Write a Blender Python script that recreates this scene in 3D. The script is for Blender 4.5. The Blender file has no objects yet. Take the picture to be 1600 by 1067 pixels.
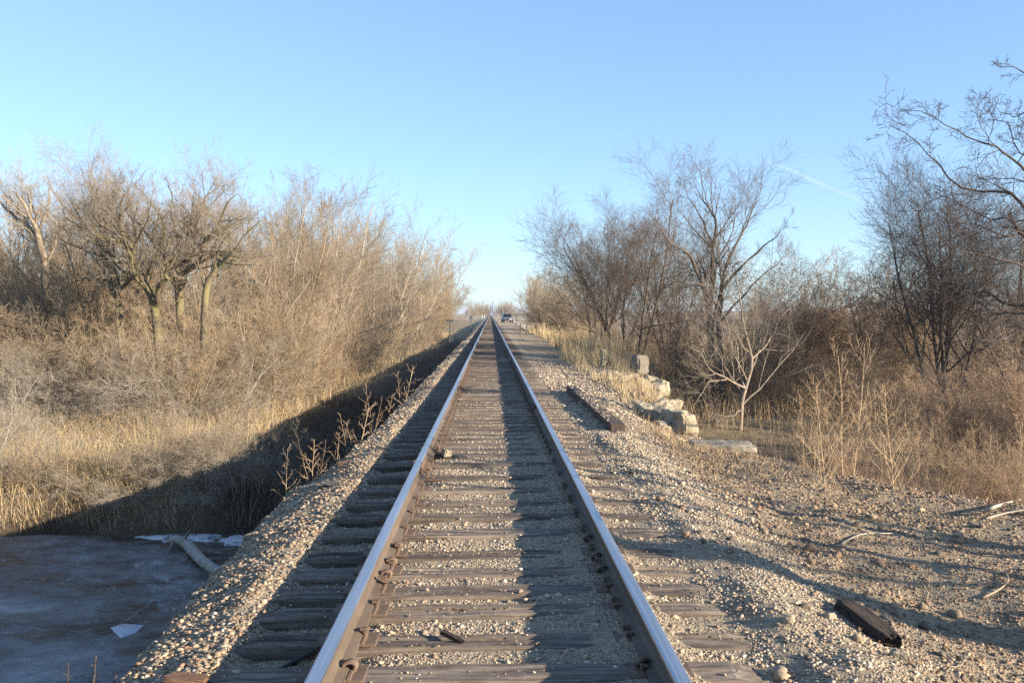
import bpy, bmesh, math, random
import numpy as np
from mathutils import Vector, Matrix, noise as mnoise, Euler

R = math.radians
scene = bpy.context.scene
COL = scene.collection

# ------------------------------------------------------------------ camera
F = 1350.0                                   # focal length in photograph pixels (1600 wide)
EYE = Vector((-0.03, 0.0, 1.66))
cam_d = bpy.data.cameras.new('camera')
cam_d.sensor_width = 36.0
cam_d.lens = 36.0 * F / 1600.0
cam_d.clip_start = 0.05
cam_d.clip_end = 30000.0
cam = bpy.data.objects.new('camera', cam_d)
COL.objects.link(cam)
cam.location = EYE
cam.rotation_euler = Euler((R(90.0 - 1.85), 0.0, R(-1.44)), 'XYZ')
scene.camera = cam
ROT = cam.rotation_euler.to_matrix()

# ------------------------------------------------------------------ light
SUN_AZ, SUN_EL = 30.0, 16.0                  # degrees behind the right-hand side, degrees above horizon
sd = Vector((math.cos(R(SUN_AZ)) * math.cos(R(SUN_EL)), -math.sin(R(SUN_AZ)) * math.cos(R(SUN_EL)), math.sin(R(SUN_EL))))
sun_d = bpy.data.lights.new('sun', 'SUN')
sun_d.energy = 5.0
sun_d.angle = R(0.53)
sun_d.color = (1.0, 0.87, 0.69)
sun = bpy.data.objects.new('sun', sun_d)
COL.objects.link(sun)
sun.rotation_euler = sd.to_track_quat('Z', 'Y').to_euler()
sun.location = (40, -30, 30)

world = bpy.data.worlds.new('World')
scene.world = world
world.use_nodes = True
wn = world.node_tree
wn.nodes.clear()
sky = wn.nodes.new('ShaderNodeTexSky')
sky.sky_type = 'NISHITA'
sky.sun_disc = False
sky.sun_elevation = R(SUN_EL)
sky.sun_rotation = math.atan2(sd.x, sd.y)    # measured clockwise from +Y
sky.altitude = 200
sky.air_density = 1.0
sky.dust_density = 0.2
sky.ozone_density = 2.0
bg = wn.nodes.new('ShaderNodeBackground')
bg.inputs['Strength'].default_value = 0.125
wo = wn.nodes.new('ShaderNodeOutputWorld')
tint = wn.nodes.new('ShaderNodeMix')         # white balance of a cool winter sky
tint.data_type = 'RGBA'
tint.blend_type = 'MULTIPLY'
tint.inputs[0].default_value = 1.0
tint.inputs[7].default_value = (0.73, 1.04, 1.52, 1)
wn.links.new(sky.outputs[0], tint.inputs[6])
even = wn.nodes.new('ShaderNodeGamma')       # softer step from zenith to horizon
even.inputs[1].default_value = 0.68
wn.links.new(tint.outputs[2], even.inputs[0])
wn.links.new(even.outputs[0], bg.inputs[0])
wn.links.new(bg.outputs[0], wo.inputs[0])

vs = scene.view_settings
vs.view_transform = 'Standard'
vs.look = 'None'
vs.exposure = 1.42
vs.gamma = 1.0
vs.use_curve_mapping = False
cy = scene.cycles
cy.use_denoising = False
cy.max_bounces = 5
cy.diffuse_bounces = 3
cy.glossy_bounces = 3
cy.transparent_max_bounces = 8
cy.caustics_reflective = False
cy.caustics_refractive = False
cy.sample_clamp_indirect = 4.0

# ------------------------------------------------------------------ helpers
def ray(x, y):
    return ROT @ Vector(((x - 800.0) / F, -(y - 533.5) / F, -1.0))

def at(x, y, z):
    """point of the plane of height z seen at photograph pixel x, y"""
    d = ray(x, y)
    t = (z - EYE.z) / d.z
    return EYE + d * t

def atd(x, y, Y):
    """point at distance Y along the track seen at photograph pixel x, y"""
    d = ray(x, y)
    return EYE + d * ((Y - EYE.y) / d.y)

def tag(o, label=None, cat=None, group=None, kind=None):
    if label: o['label'] = label
    if cat: o['category'] = cat
    if group: o['group'] = group
    if kind: o['kind'] = kind
    return o

def empty(name, loc=(0, 0, 0), rz=0.0, s=1.0):
    o = bpy.data.objects.new(name, None)
    o.location = loc
    o.rotation_euler = (0, 0, rz)
    o.scale = (s, s, s)
    COL.objects.link(o)
    return o

def link(name, me, parent=None):
    o = bpy.data.objects.new(name, me)
    COL.objects.link(o)
    if parent is not None:
        o.parent = parent
    return o

def mesh_np(name, V, Fc, mats, smooth=True, col=None, attrs=None, midx=None):
    """mesh from numpy vertices (n,3) and faces (m,k), or a list of such face arrays"""
    me = bpy.data.meshes.new(name)
    V = np.ascontiguousarray(V, dtype=np.float32)
    if isinstance(Fc, np.ndarray):
        Fc = [Fc]
    Fc = [f for f in Fc if len(f)]
    loops = np.concatenate([f.reshape(-1) for f in Fc]).astype(np.int32)
    tot = np.concatenate([np.full(len(f), f.shape[1], np.int32) for f in Fc])
    start = np.concatenate([[0], np.cumsum(tot)[:-1]]).astype(np.int32)
    me.vertices.add(len(V)); me.vertices.foreach_set('co', V.reshape(-1))
    me.loops.add(len(loops)); me.loops.foreach_set('vertex_index', loops)
    me.polygons.add(len(tot)); me.polygons.foreach_set('loop_start', start)
    me.polygons.foreach_set('loop_total', tot)
    if midx is not None:
        me.polygons.foreach_set('material_index', np.asarray(midx, np.int32))
    me.polygons.foreach_set('use_smooth', np.full(len(tot), smooth, bool))
    me.update(calc_edges=True)
    if col is not None:
        a = me.color_attributes.new('Col', 'FLOAT_COLOR', 'POINT')
        c = np.ones((len(V), 4), np.float32); c[:, :3] = col
        a.data.foreach_set('color', c.reshape(-1))
    for k, v in (attrs or {}).items():
        a = me.attributes.new(k, 'FLOAT', 'POINT')
        a.data.foreach_set('value', np.ascontiguousarray(v, dtype=np.float32))
    for m in (mats if isinstance(mats, (list, tuple)) else [mats]):
        me.materials.append(m)
    return me

def smooth(a, b, x):
    t = np.clip((np.asarray(x, float) - a) / (b - a), 0, 1)
    return t * t * (3 - 2 * t)

_lat = np.random.default_rng(5).random((256, 256))
def vnoise(x, y, s):
    x = np.asarray(x, float) * s + 1000.3; y = np.asarray(y, float) * s + 1000.7
    xi = np.floor(x).astype(int); yi = np.floor(y).astype(int)
    fx = x - xi; fy = y - yi
    fx = fx * fx * (3 - 2 * fx); fy = fy * fy * (3 - 2 * fy)
    g = lambda i, j: _lat[(xi + i) % 256, (yi + j) % 256]
    return (g(0, 0) * (1 - fx) + g(1, 0) * fx) * (1 - fy) + (g(0, 1) * (1 - fx) + g(1, 1) * fx) * fy - 0.5

def fnoise(x, y, s):
    return vnoise(x, y, s) + 0.5 * vnoise(x + 31, y - 17, 2.1 * s) + 0.25 * vnoise(x - 57, y + 41, 4.3 * s)

# ------------------------------------------------------------------ materials
def new_mat(name):
    m = bpy.data.materials.new(name)
    m.use_nodes = True
    nt = m.node_tree
    b = nt.nodes['Principled BSDF']
    return m, nt, b

def N(nt, kind, **kw):
    n = nt.nodes.new(kind)
    for k, v in kw.items():
        setattr(n, k, v)
    return n

def ramp(nt, fac, stops):
    r = N(nt, 'ShaderNodeValToRGB')
    e = r.color_ramp.elements
    while len(e) > 1: e.remove(e[-1])
    e[0].position = stops[0][0]; e[0].color = (*stops[0][1], 1)
    for p, c in stops[1:]:
        q = e.new(p); q.color = (*c, 1)
    nt.links.new(fac, r.inputs[0])
    return r.outputs[0]

def mixc(nt, fac, a, b, mode='MIX'):
    m = N(nt, 'ShaderNodeMix', data_type='RGBA', blend_type=mode)
    if isinstance(fac, (int, float)): m.inputs[0].default_value = fac
    else: nt.links.new(fac, m.inputs[0])
    for s, v in ((6, a), (7, b)):
        if isinstance(v, tuple): m.inputs[s].default_value = (*v, 1)
        else: nt.links.new(v, m.inputs[s])
    return m.outputs[2]

def math_n(nt, op, a, b=None, clamp=False):
    m = N(nt, 'ShaderNodeMath', operation=op, use_clamp=clamp)
    for i, v in enumerate((a, b)):
        if v is None: continue
        if isinstance(v, (int, float)): m.inputs[i].default_value = v
        else: nt.links.new(v, m.inputs[i])
    return m.outputs[0]

def coords(nt, which='Object', scale=(1, 1, 1)):
    t = N(nt, 'ShaderNodeTexCoord')
    mp = N(nt, 'ShaderNodeMapping')
    mp.inputs['Scale'].default_value = scale
    nt.links.new(t.outputs[which], mp.inputs[0])
    return mp.outputs[0]

def geo_pos(nt):
    return N(nt, 'ShaderNodeNewGeometry').outputs['Position']

def noise_n(nt, vec, scale, detail=4, rough=0.55):
    n = N(nt, 'ShaderNodeTexNoise')
    n.inputs['Scale'].default_value = scale
    n.inputs['Detail'].default_value = detail
    n.inputs['Roughness'].default_value = rough
    nt.links.new(vec, n.inputs['Vector'])
    return n.outputs[0]

def voro(nt, vec, scale, feature='F1'):
    n = N(nt, 'ShaderNodeTexVoronoi', feature=feature)
    n.inputs['Scale'].default_value = scale
    nt.links.new(vec, n.inputs['Vector'])
    return n

def bump(nt, b, h, strength=0.5, dist=0.01):
    n = N(nt, 'ShaderNodeBump')
    n.inputs['Strength'].default_value = strength
    n.inputs['Distance'].default_value = dist
    nt.links.new(h, n.inputs['Height'])
    nt.links.new(n.outputs[0], b.inputs['Normal'])

def bark(name, c1, c2, scale=6.0, vary=0.35, patch=None):
    m, nt, b = new_mat(name)
    v = coords(nt, 'Object', (1, 1, 0.35))
    n = noise_n(nt, v, scale, 5, 0.65)
    c = ramp(nt, n, [(0.3, c1), (0.7, c2)])
    if patch:
        p = noise_n(nt, coords(nt, 'Object'), 2.2, 4, 0.6)
        c = mixc(nt, ramp(nt, p, [(0.45, (0, 0, 0)), (0.6, (1, 1, 1))]), c, patch)
    oi = N(nt, 'ShaderNodeObjectInfo')
    k = math_n(nt, 'MULTIPLY_ADD', oi.outputs['Random'], vary)
    nt.nodes[-1].inputs[2].default_value = 1.0 - vary / 2
    hs = N(nt, 'ShaderNodeHueSaturation')
    nt.links.new(k, hs.inputs['Value'])
    nt.links.new(c, hs.inputs['Color'])
    nt.links.new(hs.outputs[0], b.inputs['Base Color'])
    b.inputs['Roughness'].default_value = 0.85
    b.inputs['Specular IOR Level'].default_value = 0.2
    bump(nt, b, noise_n(nt, v, scale * 6, 4, 0.7), 0.5, 0.02)
    return m

M = {}
M['tan_bark'] = bark('tan_twig_bark', (0.216, 0.165, 0.113), (0.360, 0.289, 0.204))
M['ochre_bark'] = bark('ochre_twig_bark', (0.234, 0.169, 0.100), (0.378, 0.285, 0.178))
M['pale_bark'] = bark('pale_grey_bark', (0.270, 0.231, 0.191), (0.432, 0.383, 0.322))
M['mid_bark'] = bark('grey_brown_bark', (0.21, 0.165, 0.125), (0.35, 0.29, 0.225))
M['grey_bark'] = bark('grey_twig_bark', (0.234, 0.196, 0.152), (0.378, 0.329, 0.261))
M['white_bark'] = bark('pale_smooth_bark', (0.15, 0.115, 0.085), (0.34, 0.28, 0.215), 14)
M['moss_bark'] = bark('mossy_bark', (0.07, 0.055, 0.04), (0.19, 0.15, 0.095), 14, 0.2, (0.18, 0.155, 0.075))
M['dark_bark'] = bark('dark_brown_bark', (0.081, 0.062, 0.048), (0.162, 0.125, 0.096))
M['near_bark'] = bark('blackish_bark', (0.045, 0.036, 0.032), (0.108, 0.086, 0.074))
M['red_bark'] = bark('reddish_brown_bark', (0.243, 0.160, 0.100), (0.378, 0.267, 0.174))
M['sap_bark'] = bark('orange_tan_bark', (0.34, 0.235, 0.14), (0.52, 0.38, 0.235))
M['log_bark'] = bark('grey_log_bark', (0.198, 0.169, 0.139), (0.360, 0.320, 0.270))

def vcol_mat(name, rough=0.85, noise_scale=None, amt=0.3, spec=0.3, bumpd=None):
    m, nt, b = new_mat(name)
    a = N(nt, 'ShaderNodeAttribute', attribute_name='Col')
    c = a.outputs['Color']
    if noise_scale:
        n = noise_n(nt, geo_pos(nt), noise_scale, 3)
        c = mixc(nt, amt, c, ramp(nt, n, [(0.3, (0.35, 0.32, 0.28)), (0.7, (1, 1, 1))]), 'MULTIPLY')
    nt.links.new(c, b.inputs['Base Color'])
    b.inputs['Roughness'].default_value = rough
    b.inputs['Specular IOR Level'].default_value = spec
    if bumpd:
        bump(nt, b, noise_n(nt, geo_pos(nt), bumpd[0], 3), bumpd[1], 0.004)
    return m
M['pebble'] = vcol_mat('pebble_stone', 0.8, 120, 0.5, 0.3, (260, 0.4))
M['grass'] = vcol_mat('dry_grass_blade', 0.7, None, 0, 0.25)
M['leaf'] = vcol_mat('dead_leaf', 0.8, None, 0, 0.2)

def ground_mat():
    m, nt, b = new_mat('ground_surface')
    p = geo_pos(nt)
    at_ = lambda k: N(nt, 'ShaderNodeAttribute', attribute_name=k).outputs['Fac']
    big = noise_n(nt, p, 0.9, 5, 0.6)
    fine = noise_n(nt, p, 9.0, 5, 0.65)
    v1 = voro(nt, p, 70.0); v2 = voro(nt, p, 170.0); v3 = voro(nt, p, 28.0)
    stone = [(0.0, (0.206, 0.158, 0.107)), (0.3, (0.344, 0.266, 0.174)), (0.6, (0.447, 0.357, 0.237)), (0.85, (0.533, 0.448, 0.324)), (1.0, (0.361, 0.290, 0.213))]
    sep = N(nt, 'ShaderNodeSeparateColor'); nt.links.new(v1.outputs['Color'], sep.inputs[0])
    sep2 = N(nt, 'ShaderNodeSeparateColor'); nt.links.new(v2.outputs['Color'], sep2.inputs[0])
    ga = ramp(nt, sep.outputs[0], stone)
    gb = ramp(nt, sep2.outputs[0], stone)
    grav = mixc(nt, 0.5, ga, gb)
    dirtc = ramp(nt, fine, [(0.3, (0.171, 0.114, 0.068)), (0.7, (0.315, 0.224, 0.137))])
    # dusty dirt between the stones
    mixd = math_n(nt, 'MULTIPLY_ADD', big, 1.6); nt.nodes[-1].inputs[2].default_value = -0.45
    mixd = math_n(nt, 'MULTIPLY', math_n(nt, 'MINIMUM', math_n(nt, 'MAXIMUM', mixd, 0.0), 0.85), 1.0)
    dm = math_n(nt, 'MULTIPLY', mixd, at_('dirty'))
    grav = mixc(nt, dm, grav, dirtc)
    straw = ramp(nt, noise_n(nt, p, 3.0, 6, 0.7), [(0.3, (0.17, 0.125, 0.075)), (0.7, (0.36, 0.28, 0.17))])
    c = mixc(nt, at_('gravel'), straw, grav)
    field = ramp(nt, noise_n(nt, p, 0.05, 5, 0.6), [(0.3, (0.32, 0.245, 0.155)), (0.7, (0.42, 0.33, 0.215))])
    c = mixc(nt, at_('field'), c, field)
    mud_shade = ramp(nt, fine, [(0.3, (0.03, 0.024, 0.018)), (0.7, (0.08, 0.062, 0.045))])  # dark ground colour, for river mud and for painted embankment shade
    c = mixc(nt, at_('mud_shade'), c, mud_shade)
    nt.links.new(c, b.inputs['Base Color'])
    b.inputs['Roughness'].default_value = 0.92
    b.inputs['Specular IOR Level'].default_value = 0.15
    h = math_n(nt, 'ADD', math_n(nt, 'MULTIPLY', v1.outputs['Distance'], -1.0), math_n(nt, 'MULTIPLY', v2.outputs['Distance'], -0.5))
    h = math_n(nt, 'ADD', h, math_n(nt, 'MULTIPLY', v3.outputs['Distance'], -1.2))
    bump(nt, b, h, 0.9, 0.018)
    return m
M['ground'] = ground_mat()

def ice_mat():
    m, nt, b = new_mat('river_ice')
    p = geo_pos(nt)
    w = N(nt, 'ShaderNodeMapping'); w.inputs['Scale'].default_value = (0.6, 1.0, 1.0); nt.links.new(p, w.inputs[0])
    n1 = noise_n(nt, w.outputs[0], 0.75, 7, 0.62)
    n2 = noise_n(nt, w.outputs[0], 2.6, 6, 0.7)
    c = ramp(nt, n1, [(0.38, (0.05, 0.036, 0.024)), (0.46, (0.105, 0.082, 0.060)), (0.51, (0.115, 0.105, 0.094)), (0.57, (0.18, 0.168, 0.155)), (0.66, (0.30, 0.282, 0.264))])
    n3 = noise_n(nt, w.outputs[0], 9.0, 6, 0.75)
    c = mixc(nt, ramp(nt, n2, [(0.46, (0, 0, 0)), (0.66, (0.7, 0.7, 0.7))]), c, (0.22, 0.206, 0.19))
    c = mixc(nt, ramp(nt, n3, [(0.56, (0, 0, 0)), (0.70, (0.6, 0.6, 0.6))]), c, (0.38, 0.36, 0.34))
    wv = N(nt, 'ShaderNodeVectorMath', operation='ADD')
    nz = N(nt, 'ShaderNodeTexNoise'); nz.inputs['Scale'].default_value = 0.8; nt.links.new(p, nz.inputs['Vector'])
    nt.links.new(p, wv.inputs[0]); nt.links.new(nz.outputs['Color'], wv.inputs[1])
    cr = voro(nt, wv.outputs[0], 0.28, 'DISTANCE_TO_EDGE')
    cm = ramp(nt, cr.outputs['Distance'], [(0.0, (0.2, 0.2, 0.2)), (0.005, (0, 0, 0))])
    c = mixc(nt, cm, c, (0.5, 0.52, 0.56))
    nt.links.new(c, b.inputs['Base Color'])
    rr = ramp(nt, n2, [(0.3, (0.32, 0.32, 0.32)), (0.7, (0.65, 0.65, 0.65))])
    nt.links.new(rr, b.inputs['Roughness'])
    b.inputs['IOR'].default_value = 1.31
    b.inputs['Specular IOR Level'].default_value = 0.16
    bump(nt, b, n2, 0.15, 0.02)
    return m
M['ice'] = ice_mat()

def flat_mat(name, c1, c2, scale=8, rough=0.7, metal=0.0, bstr=0.3, spec=0.4, which='Object', stretch=(1, 1, 1)):
    m, nt, b = new_mat(name)
    v = coords(nt, which, stretch)
    n = noise_n(nt, v, scale, 5, 0.62)
    nt.links.new(ramp(nt, n, [(0.3, c1), (0.7, c2)]), b.inputs['Base Color'])
    b.inputs['Roughness'].default_value = rough
    b.inputs['Metallic'].default_value = metal
    b.inputs['Specular IOR Level'].default_value = spec
    if bstr:
        bump(nt, b, noise_n(nt, v, scale * 4, 5, 0.7), bstr, 0.02)
    return m
M['snow'] = flat_mat('snow', (0.50, 0.51, 0.53), (0.68, 0.69, 0.71), 5, 0.6, 0, 0.2)
M['rust'] = flat_mat('rusty_steel', (0.085, 0.053, 0.034), (0.196, 0.132, 0.089), 18, 0.8, 0.0, 0.35)
M['rail_rust'] = flat_mat('rusty_rail_side', (0.086, 0.061, 0.043), (0.158, 0.119, 0.086), 9, 0.75, 0.0, 0.25, 0.3, 'Object', (1, 0.25, 1))
M['dark_rust'] = flat_mat('dark_rust', (0.035, 0.026, 0.021), (0.105, 0.068, 0.048), 7, 0.8, 0, 0.5)
M['stone'] = flat_mat('weathered_limestone', (0.243, 0.198, 0.130), (0.414, 0.352, 0.252), 4, 0.9, 0, 0.9, 0.2)
M['concrete'] = flat_mat('old_concrete', (0.154, 0.134, 0.101), (0.253, 0.223, 0.174), 3, 0.9, 0, 0.6, 0.2)
M['road'] = flat_mat('pale_gravel_road', (0.50, 0.47, 0.41), (0.62, 0.58, 0.51), 0.6, 0.95, 0, 0.0, 0.1)
M['lane'] = flat_mat('tan_gravel_lane', (0.34, 0.285, 0.21), (0.44, 0.375, 0.285), 0.6, 0.95, 0, 0.0, 0.1)
M['grey_paint'] = flat_mat('grey_galvanised', (0.05, 0.05, 0.053), (0.10, 0.10, 0.104), 6, 0.55, 0.2, 0.1)
M['post_wood'] = flat_mat('weathered_post_wood', (0.06, 0.05, 0.04), (0.15, 0.125, 0.10), 8, 0.85, 0, 0.4, 0.2, 'Object', (1, 1, 0.2))
M['dark_wood'] = flat_mat('dark_broken_wood', (0.03, 0.024, 0.02), (0.10, 0.075, 0.055), 9, 0.9, 0, 0.8, 0.2, 'Object', (1, 6, 6))
M['red_wood'] = flat_mat('reddish_split_wood', (0.13, 0.068, 0.04), (0.25, 0.145, 0.085), 6, 0.85, 0, 0.6, 0.2, 'Object', (1, 8, 8))
M['rubber'] = flat_mat('black_rubber', (0.015, 0.015, 0.015), (0.03, 0.03, 0.03), 8, 0.6, 0, 0.1)
M['car_paint'] = flat_mat('silver_paint', (0.17, 0.18, 0.20), (0.20, 0.21, 0.23), 3, 0.3, 0.5, 0.0, 0.6)
M['car_glass'] = flat_mat('dark_glass', (0.01, 0.012, 0.015), (0.015, 0.017, 0.02), 3, 0.08, 0.0, 0.0, 0.7)
M['car_trim'] = flat_mat('black_trim', (0.02, 0.02, 0.022), (0.035, 0.035, 0.037), 5, 0.5, 0, 0.0)
M['lamp'] = flat_mat('lamp_lens', (0.25, 0.25, 0.25), (0.32, 0.32, 0.31), 5, 0.15, 0.2, 0.0)
M['white_paint'] = flat_mat('white_paint', (0.70, 0.70, 0.68), (0.8, 0.8, 0.78), 5, 0.6, 0, 0.0)
M['elevator'] = flat_mat('blue_grey_steel', (0.13, 0.18, 0.26), (0.18, 0.23, 0.31), 0.3, 0.6, 0.1, 0.0)

def rail_top_mat():
    m, nt, b = new_mat('polished_rail_head')
    v = coords(nt, 'Object', (60, 0.7, 1))
    n = noise_n(nt, v, 1.0, 5, 0.6)
    sc = noise_n(nt, coords(nt, 'Object', (40, 8, 40)), 3.0, 5, 0.75)
    c = ramp(nt, n, [(0.3, (0.36, 0.36, 0.37)), (0.7, (0.62, 0.62, 0.63))])
    c = mixc(nt, ramp(nt, sc, [(0.6, (0, 0, 0)), (0.75, (0.6, 0.6, 0.6))]), c, (0.30, 0.25, 0.21))
    nt.links.new(c, b.inputs['Base Color'])
    b.inputs['Metallic'].default_value = 0.9
    rr = ramp(nt, n, [(0.3, (0.28, 0.28, 0.28)), (0.7, (0.46, 0.46, 0.46))])
    nt.links.new(rr, b.inputs['Roughness'])
    return m
M['rail_top'] = rail_top_mat()

def tie_mat():
    m, nt, b = new_mat('weathered_tie_wood')
    oi = N(nt, 'ShaderNodeObjectInfo')
    t = N(nt, 'ShaderNodeTexCoord')
    off = N(nt, 'ShaderNodeVectorMath', operation='ADD')
    cmb = N(nt, 'ShaderNodeCombineXYZ')
    for i in range(3):
        nt.links.new(math_n(nt, 'MULTIPLY', oi.outputs['Random'], 37.0 + 11 * i), cmb.inputs[i])
    nt.links.new(t.outputs['Object'], off.inputs[0]); nt.links.new(cmb.outputs[0], off.inputs[1])
    mp = N(nt, 'ShaderNodeMapping'); mp.inputs['Scale'].default_value = (2.0, 38.0, 38.0)
    nt.links.new(off.outputs[0], mp.inputs[0])
    g = noise_n(nt, mp.outputs[0], 1.0, 7, 0.7)
    mp2 = N(nt, 'ShaderNodeMapping'); mp2.inputs['Scale'].default_value = (1.2, 3.0, 3.0)
    nt.links.new(off.outputs[0], mp2.inputs[0])
    p = noise_n(nt, mp2.outputs[0], 1.5, 5, 0.6)
    c = ramp(nt, g, [(0.32, (0.032, 0.023, 0.017)), (0.45, (0.094, 0.073, 0.057)), (0.58, (0.166, 0.133, 0.104)), (0.72, (0.259, 0.220, 0.178))])
    c = mixc(nt, ramp(nt, p, [(0.46, (0, 0, 0)), (0.66, (0.432, 0.420, 0.402))]), c, (0.101, 0.070, 0.050))
    dust = noise_n(nt, geo_pos(nt), 14.0, 6, 0.75)
    c = mixc(nt, ramp(nt, dust, [(0.52, (0, 0, 0)), (0.7, (0.45, 0.45, 0.45))]), c, (0.27, 0.225, 0.165))
    hs = N(nt, 'ShaderNodeHueSaturation')
    k = math_n(nt, 'MULTIPLY_ADD', oi.outputs['Random'], 0.55); nt.nodes[-1].inputs[2].default_value = 0.72
    nt.links.new(k, hs.inputs['Value']); nt.links.new(c, hs.inputs['Color'])
    nt.links.new(hs.outputs[0], b.inputs['Base Color'])
    b.inputs['Roughness'].default_value = 0.85
    b.inputs['Specular IOR Level'].default_value = 0.25
    bump(nt, b, g, 0.9, 0.012)
    return m
M['tie'] = tie_mat()

# ------------------------------------------------------------------ terrain
def edge_left(Y):
    Y = np.asarray(Y, float)
    e = np.interp(Y, [-30, 2, 4, 5.5, 7.4, 8.6, 10, 12, 20, 60, 400, 2000], [1.75, 1.72, 1.78, 1.88, 2.08, 2.1, 1.85, 1.72, 1.72, 1.75, 2.6, 4])
    return -e + 0.10 * vnoise(Y * 0 + 3.3, Y, 1.3) + 0.06 * vnoise(Y * 0 + 9.1, Y, 4.0)

def edge_right(Y):
    Y = np.asarray(Y, float)
    return np.interp(Y, [-40, 2, 7.8, 8.9, 9.6, 10.6, 12, 13.2, 23, 26, 40, 120, 400], [40, 20, 7.5, 5.6, 4.9, 4.1, 3.95, 3.6, 3.75, 4.2, 4.6, 5.5, 7]) + 0.2 * vnoise(Y * 0 + 1.7, Y, 0.8)

WATER_Z = -2.6

def ground_z(X, Y):
    X, Y = np.broadcast_arrays(np.asarray(X, float), np.asarray(Y, float))
    near = np.interp(X, [-2.4, -2.0, -1.75, -1.45, -1.34, -1.22, -0.75, -0.5, 0, 0.45, 0.62, 0.86, 1.0, 1.22, 1.36, 1.5, 1.75, 2.1, 2.7, 4, 8, 20],
                     [-0.30, -0.17, -0.08, -0.01, -0.012, -0.075, -0.055, -0.032, -0.027, -0.014, 0.006, 0.012, -0.022, -0.026, -0.012, 0.018, 0.0, -0.12, -0.24, -0.30, -0.38, -0.5])
    far = np.interp(X, [-2.3, -1.75, -1.40, -1.32, -1.2, -0.75, 0, 1.35, 1.8, 2.5, 3.5, 6, 20],
                    [-0.22, -0.09, 0.0, -0.01, -0.05, -0.035, -0.022, -0.015, -0.03, -0.05, -0.08, -0.3, -0.6])
    far = far - (smooth(2.1, 3.4, X) * 0.42 * (1 - smooth(16.5, 20, Y)))
    k = smooth(10.5, 15, Y)
    zt = near * (1 - k) + far * k
    # ballast dip between ties, small relief
    rel = np.where(np.abs(X) < 1.4, 0.016, 0.05) * fnoise(X, Y, 2.2) + np.where(np.abs(X) < 1.4, 0.010, 0.02) * fnoise(X, Y, 9.0)
    rel = rel * (1 - 0.5 * smooth(30, 80, Y)) + np.where(X > 1.6, 0.06, 0.0) * fnoise(X, Y, 0.7)
    # wheel ruts of the service path
    zt = zt + rel
    fade = 1 - 0.75 * smooth(110, 300, Y)
    # left: embankment, flood plain, channel
    eL = edge_left(Y)
    flood = (-1.7 + 0.22 * fnoise(X, Y, 0.25)) * fade
    wig = 0.55 * fnoise(X, Y * 0, 0.35)
    ch = smooth(1.5, 4.5, Y) * (1 - smooth(16.3, 17.5, Y + wig))
    lowL = flood * (1 - ch) + ch * (-3.1)
    s = eL - X
    zl = np.where(s > 0, np.maximum(lowL, zt - 1.55 * s - 0.12 * np.minimum(s, 0.4)), zt)
    far_bank = 0.25 * smooth(45, 70, Y)
    zl = np.where(s > 0, np.maximum(zl, zt - 0.25 * s - 3.0 * (1 - smooth(110, 230, Y))), zl)
    # right: edge of the gravel apron, old abutment, lowland, far rise
    eR = edge_right(Y)
    lowR = (-1.7 + 0.25 * fnoise(X, Y, 0.2)) * fade
    sl = np.interp(Y, [0, 7, 10, 12, 13, 23, 25, 40, 200], [0.35, 0.4, 0.6, 1.2, 2.6, 2.6, 0.7, 0.3, 0.15])
    r = X - eR
    zr = np.where(r > 0, np.maximum(lowR, zt - sl * r), zt)
    zr = zr + 3.6 * smooth(22, 150, X) * smooth(35, 150, Y) + 0.5 * smooth(300, 900, Y) * 0
    return np.where(X < -1.0, zl, zr)

def gz(x, y):
    return float(ground_z(x, y))

def gat(x, y):
    """point of the ground seen at photograph pixel x, y"""
    z = -0.2
    for _ in range(12):
        w = at(x, y, z); z = 0.5 * z + 0.5 * gz(w.x, w.y)
    return at(x, y, z)

def axis(lo, dense, step, hi, g=1.13, big=60.0):
    a = list(np.arange(dense[0], dense[1] + 1e-6, step))
    s = step
    while a[-1] < hi:
        s = min(s * g, max(big, a[-1] * 0.12)); a.append(a[-1] + s)
    s = step; b = [dense[0]]
    while b[-1] > lo:
        s = min(s * g, max(big, -b[-1] * 0.12)); b.append(b[-1] - s)
    return np.array(b[:0:-1] + a)

def build_ground():
    xs = axis(-4000, (-2.6, 5.5), 0.05, 4000)
    ys = axis(-300, (2.0, 13.0), 0.055, 9000)
    Xg, Yg = np.meshgrid(xs, ys)
    Zg = ground_z(Xg, Yg)
    V = np.stack([Xg, Yg, Zg], -1).reshape(-1, 3)
    nx, ny = len(xs), len(ys)
    i = np.arange(nx * ny).reshape(ny, nx)
    Q = np.stack([i[:-1, :-1], i[:-1, 1:], i[1:, 1:], i[1:, :-1]], -1).reshape(-1, 4)
    X, Y = V[:, 0], V[:, 1]
    eL, eR = edge_left(Y), edge_right(Y)
    nz = 0.9 * fnoise(X, Y, 0.6)
    gl = smooth(-1.2, -0.6, X - eL)
    wide = np.interp(Y, [0, 13, 24, 40, 100, 300], [0.0, 0.0, -0.3, -1.0, -1.8, -3.0])
    gr = 1 - smooth(-0.5, 0.6, X - (eR + wide) + nz)
    gravel = np.where(X < 0, gl, gr)
    dirty = np.clip(smooth(1.5, 2.6, X) + 0.25, 0, 1)
    field = np.clip(smooth(18, 32, X) * smooth(25, 60, Y) + smooth(25, 60, -X) * smooth(60, 120, Y) + smooth(250, 330, Y) * (np.abs(X) > 6), 0, 1)
    mud_shade = np.where(X < eL - 0.5, np.maximum(smooth(-2.0, -2.45, V[:, 2]), (1 - smooth(2.5, 5.0, eL - X + nz)) * (1 - smooth(90, 140, Y))), 0)  # mud by the water; along the embankment, its shade painted as dark ground
    me = mesh_np('ground', V, Q, M['ground'], True, None, dict(gravel=gravel, dirty=dirty, field=field, mud_shade=mud_shade))
    tag(link('ground', me), kind='structure')
build_ground()

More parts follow.
